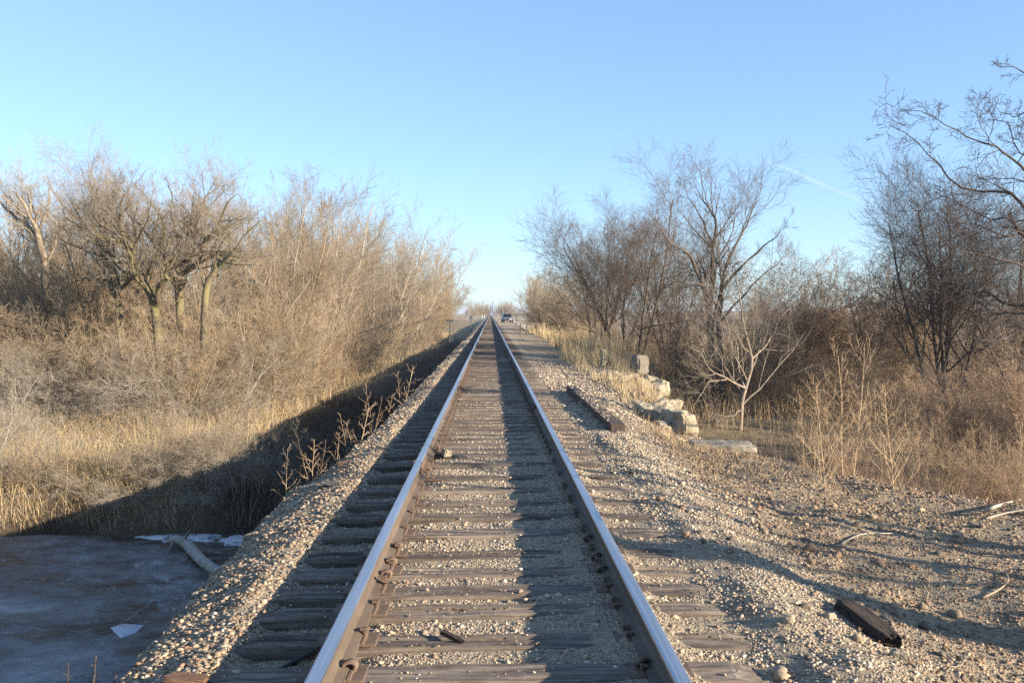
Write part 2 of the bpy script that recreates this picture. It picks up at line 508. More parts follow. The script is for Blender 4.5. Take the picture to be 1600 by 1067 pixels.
# frozen river
V = np.array([(-90, 0.5, WATER_Z), (-1.0, 0.5, WATER_Z), (-1.0, 19, WATER_Z), (-90, 19, WATER_Z)])
tag(link('river_ice', mesh_np('river_ice', V, np.array([[0, 1, 2, 3]]), M['ice'], False)), kind='structure')

# far crossing road and service path
def strip(name, pts, w, mat, dz=0.02):
    P = np.array(pts, float)
    T = np.gradient(P, axis=0); T /= np.linalg.norm(T, axis=1)[:, None]
    Nn = np.stack([-T[:, 1], T[:, 0]], 1)
    cols = []
    for u in (-1, -0.5, 0, 0.5, 1):
        q = P + Nn * w / 2 * u
        cols.append(np.stack([q[:, 0], q[:, 1], ground_z(q[:, 0], q[:, 1]) + dz], 1))
    V = np.stack(cols, 1).reshape(-1, 3)
    n = len(P); i = np.arange(n * 5).reshape(n, 5)
    Q = np.stack([i[:-1, :-1], i[:-1, 1:], i[1:, 1:], i[1:, :-1]], -1).reshape(-1, 4)
    return tag(link(name, mesh_np(name, V, Q, mat, True)), kind='structure')
strip('road', [(x, 322 + 0.012 * x) for x in np.linspace(-120, 120, 121)], 9.0, M['road'], 0.05)
strip('path', [(4.2 + 1.5 * math.sin((y - 60) / 70.0), y) for y in np.linspace(95, 318, 120)], 2.6, M['lane'], 0.03)

# ------------------------------------------------------------------ small mesh tools
def bm_mesh(name, bm, mats, smooth_=False):
    me = bpy.data.meshes.new(name)
    bm.normal_update()
    bm.to_mesh(me); bm.free()
    for m in (mats if isinstance(mats, (list, tuple)) else [mats]):
        me.materials.append(m)
    if smooth_:
        me.polygons.foreach_set('use_smooth', np.full(len(me.polygons), True))
    return me

def add_box(bm, c, s, bevel=0.0, rot=None, mi=0):
    r = bmesh.ops.create_cube(bm, size=1.0)
    mat = Matrix.Translation(c) @ (rot.to_matrix().to_4x4() if rot else Matrix()) @ Matrix.Diagonal((*s, 1))
    vs_ = r['verts']
    bmesh.ops.transform(bm, matrix=mat, verts=vs_)
    fs = set(f for v in vs_ for f in v.link_faces)
    for f in fs: f.material_index = mi
    if bevel > 0:
        es = list(set(e for v in vs_ for e in v.link_edges))
        bmesh.ops.bevel(bm, geom=es, offset=bevel, segments=2, affect='EDGES', profile=0.5)

def rough_block(dx, dy, dz, seed, amp=0.05, cuts=10, scale=2.5, mat=None, name='stone'):
    """a weathered block: subdivided box with rounded, broken edges and chipped faces; origin at the base centre"""
    bm = bmesh.new()
    bmesh.ops.create_cube(bm, size=1.0)
    bmesh.ops.subdivide_edges(bm, edges=bm.edges[:], cuts=cuts, use_grid_fill=True)
    off = Vector((seed * 13.7, seed * 5.1, seed * 9.3))
    for v in bm.verts:
        u = v.co.copy()
        e = sorted(abs(c) for c in u)
        near_edge = max(0.0, (e[1] - 0.36) / 0.14)
        p = Vector((u.x * dx, u.y * dy, u.z * dz))
        d = mnoise.fractal(p * scale + off, 1.0, 2.0, 5)
        d2 = mnoise.fractal(p * scale * 0.7 + off * 1.7, 1.0, 2.0, 4)
        cell = mnoise.cell(p * scale * 1.6 + off * 0.3) - 0.5
        chip = max(0.0, mnoise.noise(p * scale * 1.1 + off * 2.3) - 0.1)
        v.co = p * (1 - near_edge * (0.05 + 0.22 * abs(d2) + 0.35 * chip)) + u.normalized() * (d * amp + cell * amp * 0.55)
        v.co.z += dz / 2
    return bm_mesh(name, bm, mat, False)

def tubes(P, Rr, sides, caps=False):
    """P (n,k,3) paths and Rr (n,k) radii -> vertices, quads"""
    n, k, _ = P.shape
    T = np.gradient(P, axis=1)
    T /= np.maximum(np.linalg.norm(T, axis=2, keepdims=True), 1e-9)
    ref = np.where(np.abs(T[:, :1, 2:3]) > 0.8, np.array([[[1.0, 0, 0]]]), np.array([[[0, 0, 1.0]]]))
    ref = np.broadcast_to(ref, T.shape)
    U = np.cross(T, ref); U /= np.maximum(np.linalg.norm(U, axis=2, keepdims=True), 1e-9)
    W = np.cross(T, U)
    a = np.arange(sides) * 2 * np.pi / sides
    V = P[:, :, None, :] + Rr[:, :, None, None] * (np.cos(a)[None, None, :, None] * U[:, :, None, :] + np.sin(a)[None, None, :, None] * W[:, :, None, :])
    i = np.arange(n * k * sides).reshape(n, k, sides)
    a0 = i[:, :-1, :]; a1 = np.roll(a0, -1, axis=2); b0 = i[:, 1:, :]; b1 = np.roll(b0, -1, axis=2)
    Q = np.stack([a0, a1, b1, b0], -1).reshape(-1, 4)
    return V.reshape(-1, 3), Q

class Bag:
    def __init__(self): self.V = []; self.F = []; self.n = 0
    def add(self, V, Fq):
        self.V.append(V); self.F.append(Fq + self.n); self.n += len(V)
    def mesh(self, name, mat, smooth_=True):
        k = {}
        for f in self.F: k.setdefault(f.shape[1], []).append(f)
        return mesh_np(name, np.concatenate(self.V), [np.concatenate(v) for v in k.values()], mat, smooth_)

# ------------------------------------------------------------------ trees
def grow(rng, P, Rr, n, t=(0.25, 1.0), ang=(40, 10), ln=(0.4, 0.6), K=4, wob=0.12, up=0.05, rs=0.6, tip=0.35, taper=0.45, drop=0.0, rmin=0.003, bias=None, prop=0.0):
    """children of the paths P; vectorised over parents"""
    Np, k, _ = P.shape
    L = np.linalg.norm(np.diff(P, axis=1), axis=2).sum(1)
    tt = (np.arange(n)[None, :] + rng.random((Np, n))) / n
    tt = t[0] + tt * (t[1] - t[0])
    f = tt * (k - 1); i0 = np.minimum(f.astype(int), k - 2); fr = f - i0
    ar = np.arange(Np)[:, None]
    p0, p1 = P[ar, i0], P[ar, i0 + 1]
    pos = p0 + (p1 - p0) * fr[..., None]
    rad = Rr[ar, i0] * (1 - fr) + Rr[ar, i0 + 1] * fr
    T = p1 - p0; T /= np.maximum(np.linalg.norm(T, axis=2, keepdims=True), 1e-9)
    phi = (np.arange(n)[None, :] * 2.4 + rng.random((Np, 1)) * 6.28 + rng.normal(0, 0.5, (Np, n)))
    ref = np.where(np.abs(T[..., 2:3]) > 0.9, np.array([1.0, 0, 0]), np.array([0, 0, 1.0]))
    U = np.cross(T, ref); U /= np.maximum(np.linalg.norm(U, axis=2, keepdims=True), 1e-9)
    W = np.cross(T, U)
    perp = np.cos(phi)[..., None] * U + np.sin(phi)[..., None] * W
    a = np.radians(rng.normal(ang[0], ang[1], (Np, n)))
    D = np.cos(a)[..., None] * T + np.sin(a)[..., None] * perp
    if bias is not None: D = D + np.array(bias)
    ll = L[:, None] * rng.uniform(ln[0], ln[1], (Np, n)) * (1 - taper * (tt - t[0]) / max(1e-6, t[1] - t[0]))
    pos = pos.reshape(-1, 3); D = D.reshape(-1, 3); ll = ll.reshape(-1); rad = rad.reshape(-1)
    if drop > 0 or prop > 0:
        keep = rng.random(len(pos)) > drop
        if prop > 0:
            keep &= rng.random(len(pos)) < np.repeat((L / L.max()) ** prop, n)
        pos, D, ll, rad = pos[keep], D[keep], ll[keep], rad[keep]
    return walk(rng, pos, D, ll, np.maximum(rad * rs, rmin), K, wob, up, tip, rmin)

def walk(rng, pos, D, ll, r0, K, wob, up, tip, rmin=0.003):
    m = len(pos)
    P = np.zeros((m, K + 1, 3)); P[:, 0] = pos
    D = D / np.maximum(np.linalg.norm(D, axis=1, keepdims=True), 1e-9)
    for j in range(K):
        D = D + rng.normal(0, wob, (m, 3)) + np.array([0, 0, up])
        D /= np.maximum(np.linalg.norm(D, axis=1, keepdims=True), 1e-9)
        P[:, j + 1] = P[:, j] + D * (ll / K)[:, None]
    Rr = np.maximum(r0[:, None] * np.linspace(1, tip, K + 1)[None, :], rmin * 0.7)
    return P, Rr

def stems(rng, n, spread, lean, h, r, K=9, wob=0.06, up=0.03, tip=0.3):
    a = rng.random(n) * 6.283
    l = np.radians(rng.uniform(lean[0], lean[1], n))
    pos = np.stack([np.cos(a) * spread * rng.random(n), np.sin(a) * spread * rng.random(n), np.full(n, -0.25)], 1)
    D = np.stack([np.cos(a) * np.sin(l), np.sin(a) * np.sin(l), np.cos(l)], 1)
    return walk(rng, pos, D, rng.uniform(h[0], h[1], n), rng.uniform(r[0], r[1], n), K, wob, up, tip)

def spline(pts, K):
    """Catmull-Rom through control points, (x, y, z, r)"""
    p = np.array(pts, float)
    p = np.vstack([2 * p[0] - p[1], p, 2 * p[-1] - p[-2]])
    u = np.linspace(0, len(p) - 3 - 1e-6, K)
    i = u.astype(int); f = (u - i)[:, None]
    a, b, c, d = p[i], p[i + 1], p[i + 2], p[i + 3]
    q = 0.5 * (2 * b + (c - a) * f + (2 * a - 5 * b + 4 * c - d) * f ** 2 + (3 * b - a - 3 * c + d) * f ** 3)
    return q[:, :3], np.maximum(q[:, 3], 0.003)

def paths_from(lists, K=10):
    Ps, Rs = zip(*[spline(l, K) for l in lists])
    return np.array(Ps), np.array(Rs)

def tree_proto(seed, base, levels, mat, crown_mat=None, split=1, leaves=None):
    """base = (P, R) stems; levels = list of grow() settings. Levels before `split` join the trunk mesh."""
    rng = np.random.default_rng(seed)
    tb, cb = Bag(), Bag()
    P, Rr = base(rng) if callable(base) else base
    tb.add(*tubes(P, Rr, 9))
    last = None
    for i, lv in enumerate(levels):
        lv = dict(lv)
        sides = lv.pop('sides', 3)
        src = lv.pop('src', None)
        P, Rr = grow(rng, P, Rr, **lv)
        (tb if i < split else cb).add(*tubes(P, Rr, sides))
    out = [tb.mesh('trunk', mat), cb.mesh('crown', crown_mat or mat)]
    if leaves:
        n, size, cols = leaves
        pick = rng.permutation(np.nonzero(P[:, 0, 2] < 5.2)[0])[:n]; n = len(pick)
        j = rng.integers(1, P.shape[1], n)
        out.append(leaf_mesh(rng, P[pick, j], size, cols))
    else:
        out.append(None)
    return out

def leaf_mesh(rng, C, size, cols):
    n = len(C)
    u = rng.normal(size=(n, 3)); u /= np.linalg.norm(u, axis=1)[:, None]
    w = np.cross(u, rng.normal(size=(n, 3))); w /= np.linalg.norm(w, axis=1)[:, None]
    nn = np.cross(u, w)
    s = size * rng.uniform(0.6, 1.3, n)[:, None]
    V = np.stack([C, C + s * (0.5 * u + 0.28 * w + 0.12 * nn), C + s * u, C + s * (0.5 * u - 0.28 * w + 0.12 * nn)], 1).reshape(-1, 3)
    i = np.arange(n)[:, None] * 4
    Q = np.concatenate([i + np.array([[0, 1, 2]]), i + np.array([[0, 2, 3]])])
    c = np.repeat(np.array(cols)[rng.integers(0, len(cols), n)], 4, 0)
    return mesh_np('dead_leaves', V, Q, M['leaf'], False, c)

PLACED = []
def plant(name, proto, x, y, s, rz, label, cat, group=None, z=None, sz=None, parts=('trunk', 'crown')):
    zz = gz(x, y) if z is None else z
    o = empty(name, (x, y, zz), rz, 1.0)
    o.scale = (s, s, s if sz is None else sz)
    tag(o, label, cat, group)
    link(parts[0], proto[0], o)
    link(parts[1], proto[1], o)
    if proto[2] is not None: link('dead_leaves', proto[2], o)
    return o

# prototypes ------------------------------------------------------
def willow(seed, h=9.0, mat='tan_bark', n=12):
    return tree_proto(seed, lambda r: stems(r, n, 0.9, (4, 42), (h * 0.66, h), (0.04, 0.085), 9, 0.05, 0.035, 0.25), [
        dict(n=14, t=(0.10, 0.98), ang=(34, 9), ln=(0.26, 0.44), K=5, wob=0.07, up=0.05, rs=0.5, sides=4, taper=0.35),
        dict(n=11, t=(0.10, 1.0), ang=(36, 13), ln=(0.3, 0.5), K=4, wob=0.08, up=0.05, rs=0.55, sides=3, rmin=0.0045),
        dict(n=12, t=(0.08, 1.0), ang=(32, 11), ln=(0.4, 0.65), K=2, wob=0.09, up=0.05, rs=0.6, sides=3, rmin=0.0036)], M[mat], None, 1)

def brush(seed, h=3.4, mat='tan_bark', n=13, lean=(5, 55), rmin=0.003, r=(0.012, 0.024), up=0.02, l=(9, 9, 7)):
    return tree_proto(seed, lambda g_: stems(g_, n, 0.6, lean, (h * 0.6, h), r, 7, 0.09, up, 0.3), [
        dict(n=l[0], t=(0.12, 0.98), ang=(42, 13), ln=(0.3, 0.5), K=4, wob=0.12, up=up, rs=0.6, sides=3, taper=0.3, rmin=rmin),
        dict(n=l[1], t=(0.1, 1.0), ang=(42, 14), ln=(0.35, 0.55), K=3, wob=0.13, up=up, rs=0.6, sides=3, rmin=rmin),
        dict(n=l[2], t=(0.1, 1.0), ang=(40, 14), ln=(0.4, 0.7), K=2, wob=0.13, up=up, rs=0.6, sides=3, rmin=rmin)], M[mat], None, 1)

def crown_tree(seed, base, mat, crown=None, l1=8, l2=9, l3=10, l4=7, split=2, wob=0.14, t0=0.3, ang=45, up=0.06, leaves=None, rmin=0.003, ln1=(0.3, 0.5), prop=0.0):
    return tree_proto(seed, base, [
        dict(n=l1, t=(t0, 1.0), ang=(ang, 10), ln=ln1, K=8, wob=wob * 0.8, up=up, rs=0.5, sides=6, taper=0.4, prop=prop),
        dict(n=l2, t=(0.12, 1.0), ang=(40, 12), ln=(0.45, 0.75), K=6, wob=wob, up=up, rs=0.5, sides=4, taper=0.3, prop=0.5 * prop),
        dict(n=l3, t=(0.12, 1.0), ang=(38, 12), ln=(0.5, 0.85), K=5, wob=wob * 0.8, up=up, rs=0.5, sides=3, rmin=rmin, taper=0.3),
        dict(n=l4, t=(0.1, 1.0), ang=(36, 13), ln=(0.5, 0.9), K=3, wob=wob * 0.8, up=up, rs=0.6, sides=3, rmin=rmin, taper=0.3)], M[mat], M[crown] if crown else None, split, leaves)

def tall_brush(seed, mat):
    return tree_proto(seed, lambda r: stems(r, 9, 0.8, (8, 48), (6.5, 9.0), (0.06, 0.11), 10, 0.08, 0.06, 0.2), [
        dict(n=10, t=(0.2, 0.98), ang=(44, 12), ln=(0.25, 0.5), K=6, wob=0.12, up=0.08, rs=0.45, sides=4, taper=0.3),
        dict(n=9, t=(0.15, 1.0), ang=(42, 12), ln=(0.35, 0.6), K=4, wob=0.13, up=0.06, rs=0.5, sides=3, rmin=0.0045),
        dict(n=8, t=(0.1, 1.0), ang=(38, 12), ln=(0.45, 0.8), K=3, wob=0.12, up=0.05, rs=0.6, sides=3, rmin=0.0036)], M[mat], None, 1)

WIL = [willow(11), willow(12, 9.0, 'ochre_bark'), willow(13, 8.5, 'tan_bark', 12), willow(14, 9.5, 'ochre_bark', 10), tall_brush(15, 'tan_bark'), tall_brush(16, 'grey_bark')]
BRU = [brush(21), brush(22, 3.6, 'ochre_bark'), brush(23, 3.2, 'grey_bark', 13, (20, 78), 0.0026, (0.010, 0.02), -0.02, (10, 9, 7)), brush(24, 3.6, 'dark_bark'), brush(25, 3.4, 'red_bark', 14, (2, 30))]
UPR = [brush(31, 5.0, 'red_bark', 16, (1, 22), 0.004), brush(32, 5.2, 'dark_bark', 15, (1, 25), 0.004)]

# left: row of willows along the embankment ------------------------
LG = 'willow thicket along the left side of the track'
rowA = [  # scaled up a little  # Y, X, scale, proto, label
    (33, -10.2, 0.92, 0, 'tan bare willow clump at the near end of the thicket behind the mossy trees'),
    (38, -9.2, 0.98, 1, 'ochre bare willow clump rising right of the mossy double tree'),
    (44, -9.0, 1.12, 5, 'broad grey bare willow with its twigs sweeping up to the right of the mossy trees'),
    (51, -9.2, 1.16, 3, 'ochre bare willow in the middle of the left thicket, one of the tallest there'),
    (59, -8.6, 1.22, 0, 'tall tan bare willow, crest of the left thicket against the sky'),
    (68, -8.2, 1.24, 5, 'pale grey bare willow just right of the crest of the left thicket'),
    (77, -7.8, 1.22, 2, 'tan bare willow leaning over the shadowed bank before the T-shaped sign'),
    (87, -7.4, 1.20, 3, 'ochre bare willow whose crown makes the shoulder of the left thicket'),
    (98, -7.1, 1.16, 0, 'tan bare willow behind the T-shaped sign, its crown the right edge of the thicket'),
]
for i, (Y, X, s, p, lab) in enumerate(rowA):
    plant('willow_tree', WIL[p], X, Y, s, i * 1.9, lab, 'willow', LG)
far_lab = 'bare willow in the low far end of the left thicket near the crossing road'
for i, (Y, X, s, p) in enumerate([(110, -7.6, 0.95, 1), (124, -8.0, 0.9, 2), (140, -8.6, 0.9, 3), (160, -9.5, 0.85, 0), (182, -10.5, 0.85, 1), (208, -12, 0.8, 2), (240, -13.5, 0.8, 0), (275, -15, 0.8, 3)]):
    plant('willow_tree', WIL[p], X, Y, s, i * 2.3 + 1, far_lab, 'willow', LG)
back_lab = 'bare willow half hidden in the back rank of the left thicket'
for i, (Y, X, s, p) in enumerate([(40, -14.5, 1.05, 4), (47, -14, 1.12, 5), (56, -14, 1.2, 4), (66, -13.5, 1.25, 4), (78, -13, 1.22, 0), (92, -12.5, 1.15, 3), (36, -18, 0.98, 1), (41, -22, 1.1, 4), (38, -25.5, 1.0, 4), (36, -21, 0.95, 5), (44, -17.5, 1.15, 4), (45, -27, 1.1, 1), (33, -26, 0.8, 2), (34, -14.5, 0.85, 1)]):
    plant('willow_tree', WIL[p], X, Y, s, i * 1.3 + 0.4, back_lab, 'willow', LG)

# left: mossy trees and the pale tall tree --------------------------
def local(pts, Y0, dz=0.0, depth=None):
    """control points (photo px x, px y, radius[, dY]) at distance Y0 -> local coordinates round the first point"""
    out = []
    b = atd(pts[0][0], pts[0][1], Y0)
    for q in pts:
        dY = q[3] if len(q) > 3 else 0.0
        w = atd(q[0], q[1], Y0 + dY)
        out.append((w.x - b.x, w.y - b.y, w.z - b.z, q[2]))
    return out, b

def img_tree(name, trunks, Y0, base_px, mat, crown, seed, label, cat, leaves=None, group=None, jit=0.035, **kw):
    """a tree whose main limbs are set out one by one"""
    bx = atd(*base_px, Y0)
    g = gz(bx.x, bx.y)
    L = []
    for tr in trunks:
        l = []
        for q in tr:
            w = atd(q[0], q[1], Y0 + (q[3] if len(q) > 3 else 0.0))
            l.append((w.x - bx.x, w.y - bx.y, w.z - g, q[2]))
        L.append(l)
    L[0][0] = (L[0][0][0], L[0][0][1], -0.3, L[0][0][3])
    kw.setdefault('prop', 1.0)
    Pl, Rl = paths_from(L, 17)
    jg = np.random.default_rng(seed + 500)
    J = jg.normal(0, 1, Pl.shape)
    J[:, :3] = 0
    J = (np.roll(J, 1, 1) + 2 * J + np.roll(J, -1, 1)) / 2.4
    J[:, 0] = 0; J[:, -1] = 0
    Pl = Pl + J * jit * np.clip(0.08 / np.maximum(Rl, 0.02), 0.35, 1.3)[..., None]
    proto = crown_tree(seed, (Pl, Rl), mat, crown, leaves=leaves, **kw)
    return plant(name, proto, bx.x, bx.y, 1.0, 0, label, cat, group, z=g)

img_tree('mossy_tree', [
    [(292, 655, 0.177), (286, 560, 0.155), (282, 480, 0.140), (284, 425, 0.125), (300, 396, 0.103), (306, 358, 0.059), (312, 306, 0.022)],
    [(284, 440, 0.096), (272, 405, 0.081), (250, 383, 0.066, .5), (225, 358, 0.037, 1), (200, 315, 0.015, 1.5)],
    [(290, 425, 0.089), (312, 405, 0.074), (325, 374, 0.052, -.5), (345, 340, 0.030, -.8), (372, 302, 0.011, -1)],
    [(283, 420, 0.074), (278, 379, 0.059, .6), (272, 340, 0.037, 1), (262, 290, 0.015, 1.6)],
    [(300, 400, 0.066), (318, 387, 0.052, .8), (350, 358, 0.034, 1.5), (385, 345, 0.011, 2)]],
    28, (292, 655), 'moss_bark', 'mid_bark', 41, 'stout mossy bare tree with yellow-lit limbs forking above the left thicket', 'tree', l1=15, l2=8, l3=6, l4=5, ln1=(0.22, 0.40), ang=44, up=0.07, wob=0.18)
img_tree('mossy_tree', [
    [(262, 655, 0.156), (250, 560, 0.139), (241, 480, 0.123), (226, 440, 0.115), (205, 400, 0.082), (195, 379, 0.057), (160, 340, 0.016)],
    [(243, 480, 0.098), (252, 450, 0.074, -.5), (258, 435, 0.049, -.8), (275, 400, 0.016, -1)],
    [(222, 436, 0.074), (205, 420, 0.066, .5), (180, 400, 0.041, 1), (130, 374, 0.016, 1.5)],
    [(208, 405, 0.066), (214, 366, 0.049, .6), (200, 324, 0.025, 1), (205, 285, 0.010, 1.2)]],
    27, (262, 655), 'moss_bark', 'mid_bark', 42, 'mossy bare tree leaning left, its trunk bending toward the pale tall tree', 'tree', l1=15, l2=8, l3=6, l4=5, ln1=(0.22, 0.40), ang=44, up=0.07, wob=0.18)
img_tree('mossy_tree', [
    [(195, 650, 0.131), (190, 540, 0.115), (185, 470, 0.107), (180, 430, 0.098), (160, 395, 0.066), (148, 370, 0.049), (100, 340, 0.016)],
    [(181, 435, 0.066), (170, 440, 0.049), (140, 430, 0.025), (110, 445, 0.012)],
    [(165, 400, 0.049), (168, 360, 0.033, .4), (150, 320, 0.012, .8)]],
    29, (195, 650), 'moss_bark', 'mid_bark', 43, 'slender mossy bare tree leaning left, leftmost of the three mossy trunks', 'tree', l1=15, l2=8, l3=6, l4=5, ln1=(0.22, 0.40), ang=44, up=0.07, wob=0.18)
img_tree('mossy_tree', [
    [(312, 640, 0.12), (318, 520, 0.11), (326, 450, 0.10), (336, 418, 0.08), (350, 410, 0.05), (362, 392, 0.02)],
    [(335, 420, 0.06), (342, 405, 0.04), (352, 400, 0.03), (366, 388, 0.012)]],
    26.5, (312, 640), 'moss_bark', 'mid_bark', 44, 'small crooked mossy tree with a broken top right of the stout mossy tree', 'tree', l1=6, l2=6, l3=6, l4=4, ln1=(0.26, 0.46))
img_tree('bare_tree', [
    [(165, 640, 0.195), (160, 499, 0.165), (155, 411, 0.128), (157, 358, 0.090), (152, 314, 0.060), (140, 284, 0.030), (132, 263, 0.009)],
    [(157, 367, 0.068), (170, 332, 0.045, .5), (185, 301, 0.030, 1), (196, 275, 0.009, 1)],
    [(156, 385, 0.068), (125, 350, 0.045, -.5), (95, 314, 0.04, -1), (75, 292, 0.012, -1)],
    [(158, 402, 0.068), (200, 363, 0.038, .5), (230, 332, 0.015, .8)]],
    38, (165, 640), 'tan_bark', 'pale_bark', 45, 'tallest pale pinkish bare tree rising above the left woods', 'tree', l1=9, l2=7, l3=7, l4=5, ang=36, ln1=(0.2, 0.36))
img_tree('bare_tree', [
    [(78, 640, 0.22), (75, 491, 0.18), (68, 408, 0.14), (60, 370, 0.11), (45, 333, 0.07), (20, 298, 0.02)],
    [(62, 375, 0.09), (40, 352, 0.07, .3), (15, 328, 0.05, .5), (-20, 290, 0.015, .5)],
    [(66, 389, 0.08), (52, 333, 0.05, .6), (48, 291, 0.015, .8)]],
    34, (78, 640), 'tan_bark', 'pale_bark', 46, 'pale bare tree with long crooked limbs at the left edge of the picture', 'tree', l1=8, l2=7, l3=7, l4=5, ang=38, ln1=(0.2, 0.36))

# left: scrub behind the meadow ------------------------------------
SG = 'scrub at the back of the left meadow'
scr = [(-35, 28, 1.3, 0), (25, 29, 1.3, 1), (70, 28.5, 1.0, 2), (120, 29.5, 1.3, 0), (165, 29, 1.0, 1), (225, 29, 1.0, 0), (268, 28.5, 0.9, 4), (325, 28.5, 1.0, 2), (365, 28, 1.2, 1), (400, 29, 1.4, 0), (440, 31, 1.4, 1), (150, 33, 1.8, 1), (240, 34, 1.8, 2), (60, 34, 1.9, 0), (0, 36, 2.0, 1), (330, 33, 1.6, 0), (-80, 31, 1.9, 0)]
for i, (px, Y, s, p) in enumerate(scr):
    w = atd(px, 600, Y)
    plant('shrub', BRU[p], w.x, Y, s, i * 1.7, 'tangled bare shrub in the scrub between the left meadow and the mossy trees', 'shrub', SG)
for i, (px, Y, s, p) in enumerate([(182, 25.6, 1.0, 0), (228, 25.2, 0.9, 2), (262, 25.6, 1.05, 1), (300, 25.0, 0.95, 0), (330, 25.8, 1.1, 2), (150, 26, 0.95, 2), (100, 26, 1.0, 0)]):
    w = atd(px, 600, Y)
    plant('shrub', BRU[p], w.x, Y, s, i * 2.9 + 1, 'tan bare shrub hiding the foot of a mossy trunk behind the meadow', 'shrub', 'shrubs before the mossy trunks')
for i, (X, Y, s, p) in enumerate([(-7.6, 33, 1.05, 1), (-8.0, 29, 1.0, 0), (-7.3, 38, 1.1, 4), (-7.2, 44, 1.15, 0), (-6.9, 51, 1.1, 1), (-6.8, 60, 1.2, 2), (-6.4, 69, 1.1, 0), (-6.2, 80, 1.1, 1), (-5.9, 92, 1.0, 0), (-9.5, 26.5, 1.0, 2)]):
    plant('shrub', BRU[p], X, Y, s, i * 2.1, 'low tan bare shrub at the foot of the left willows beside the shaded bank', 'shrub', 'shrubs at the foot of the left willows')
GRY = brush(26, 3.0, 'grey_bark', 16, (25, 84), 0.0024, (0.010, 0.02), -0.03, (11, 9, 7))
plant('shrub', GRY, -10.3, 17.6, 0.92, 0.6, 'grey shrub with drooping branches over the frozen river at the left edge', 'shrub')
plant('shrub', GRY, -12.0, 20.5, 1.0, 2.4, 'grey spreading shrub in the meadow at the left edge behind the drooping one', 'shrub')
plant('shrub', BRU[2], -12.9, 23.5, 1.1, 4.0, 'pale spreading shrub at the back of the meadow near the left edge', 'shrub')
for i, (px, Y, s) in enumerate([(60, 17.2, .3), (150, 17.1, .34), (225, 17.3, .42), (275, 17.2, .5), (325, 17.3, .55), (368, 17.5, .5), (310, 18.8, .5), (400, 18.5, .5)]):
    w = atd(px, 760, Y)
    plant('shrub', GRY if i % 2 else BRU[0], w.x, Y, s, i * 1.9, 'low tangled shrub hanging over the shaded river bank', 'shrub', 'shrubs on the shaded river bank')

# right side --------------------------------------------------------
def multi(seed, h, mat, crown=None, n=5, lean=(4, 26), r=(0.07, 0.13), leaves=None, **kw):
    return crown_tree(seed, lambda g: stems(g, n, 0.35, lean, (h * 0.75, h), r, 10, 0.05, 0.02, 0.2), mat, crown, leaves=leaves, **kw)
DRK = [multi(51, 7.6, 'dark_bark', l1=11, l2=8, l3=6, l4=4, t0=0.2, ang=40, ln1=(0.3, 0.5), lean=(4, 36), r=(0.05, 0.10)), multi(52, 7.2, 'dark_bark', l1=10, l2=8, l3=6, l4=4, t0=0.2, ang=42, n=6, ln1=(0.3, 0.5), lean=(4, 38), r=(0.045, 0.09))]
LEAFC = [(0.20, 0.09, 0.04), (0.28, 0.14, 0.06), (0.16, 0.08, 0.04)]

def put(name, proto, px, Y, s, rz, label, cat, group=None):
    w = atd(px, 560, Y)
    return plant(name, proto, w.x, Y, s, rz, label, cat, group)
put('bare_tree', DRK[0], 985, 38, 1.12, 0.4, 'wide dark many-stemmed bare tree right of the track behind the stone ruins', 'tree')
put('bare_tree', DRK[1], 935, 52, 1.15, 1.9, 'dark bare tree left of the wide many-stemmed tree, sloping down toward the track', 'tree')
put('bare_tree', DRK[1], 1050, 40, 1.05, 4.0, 'dark bare tree between the wide many-stemmed tree and the tallest right-hand tree', 'tree')
img_tree('bare_tree', [
    [(1118, 620, 0.136), (1113, 553, 0.116), (1108, 494, 0.102), (1113, 435, 0.082), (1116, 376, 0.061), (1113, 334, 0.041), (1090, 297, 0.010)],
    [(1128, 620, 0.102), (1128, 553, 0.088), (1124, 486, 0.075), (1130, 427, 0.061), (1150, 376, 0.041, .6), (1175, 334, 0.020, 1), (1190, 309, 0.008, 1.2)],
    [(1110, 477, 0.061), (1092, 427, 0.054, -.5), (1072, 397, 0.041, -.8), (1045, 372, 0.027, -1), (1020, 351, 0.008, -1.2)],
    [(1115, 385, 0.048), (1102, 351, 0.034, .5), (1075, 309, 0.014, .8), (1062, 286, 0.007, 1)],
    [(1128, 452, 0.048), (1165, 410, 0.034, -.6), (1205, 376, 0.020, -1), (1222, 351, 0.007, -1.2)],
    [(1126, 502, 0.041), (1170, 452, 0.031, .6), (1215, 410, 0.017, 1), (1235, 389, 0.007, 1.3)]],
    31, (1120, 620), 'dark_bark', 'dark_bark', 61, 'tallest right-hand bare tree, dark double trunk with brown dead leaves clinging low', 'tree', leaves=(900, 0.075, LEAFC), l1=14, l2=7, l3=5, l4=4, ang=40, wob=0.11, up=0.08, t0=0.22, ln1=(0.18, 0.34))
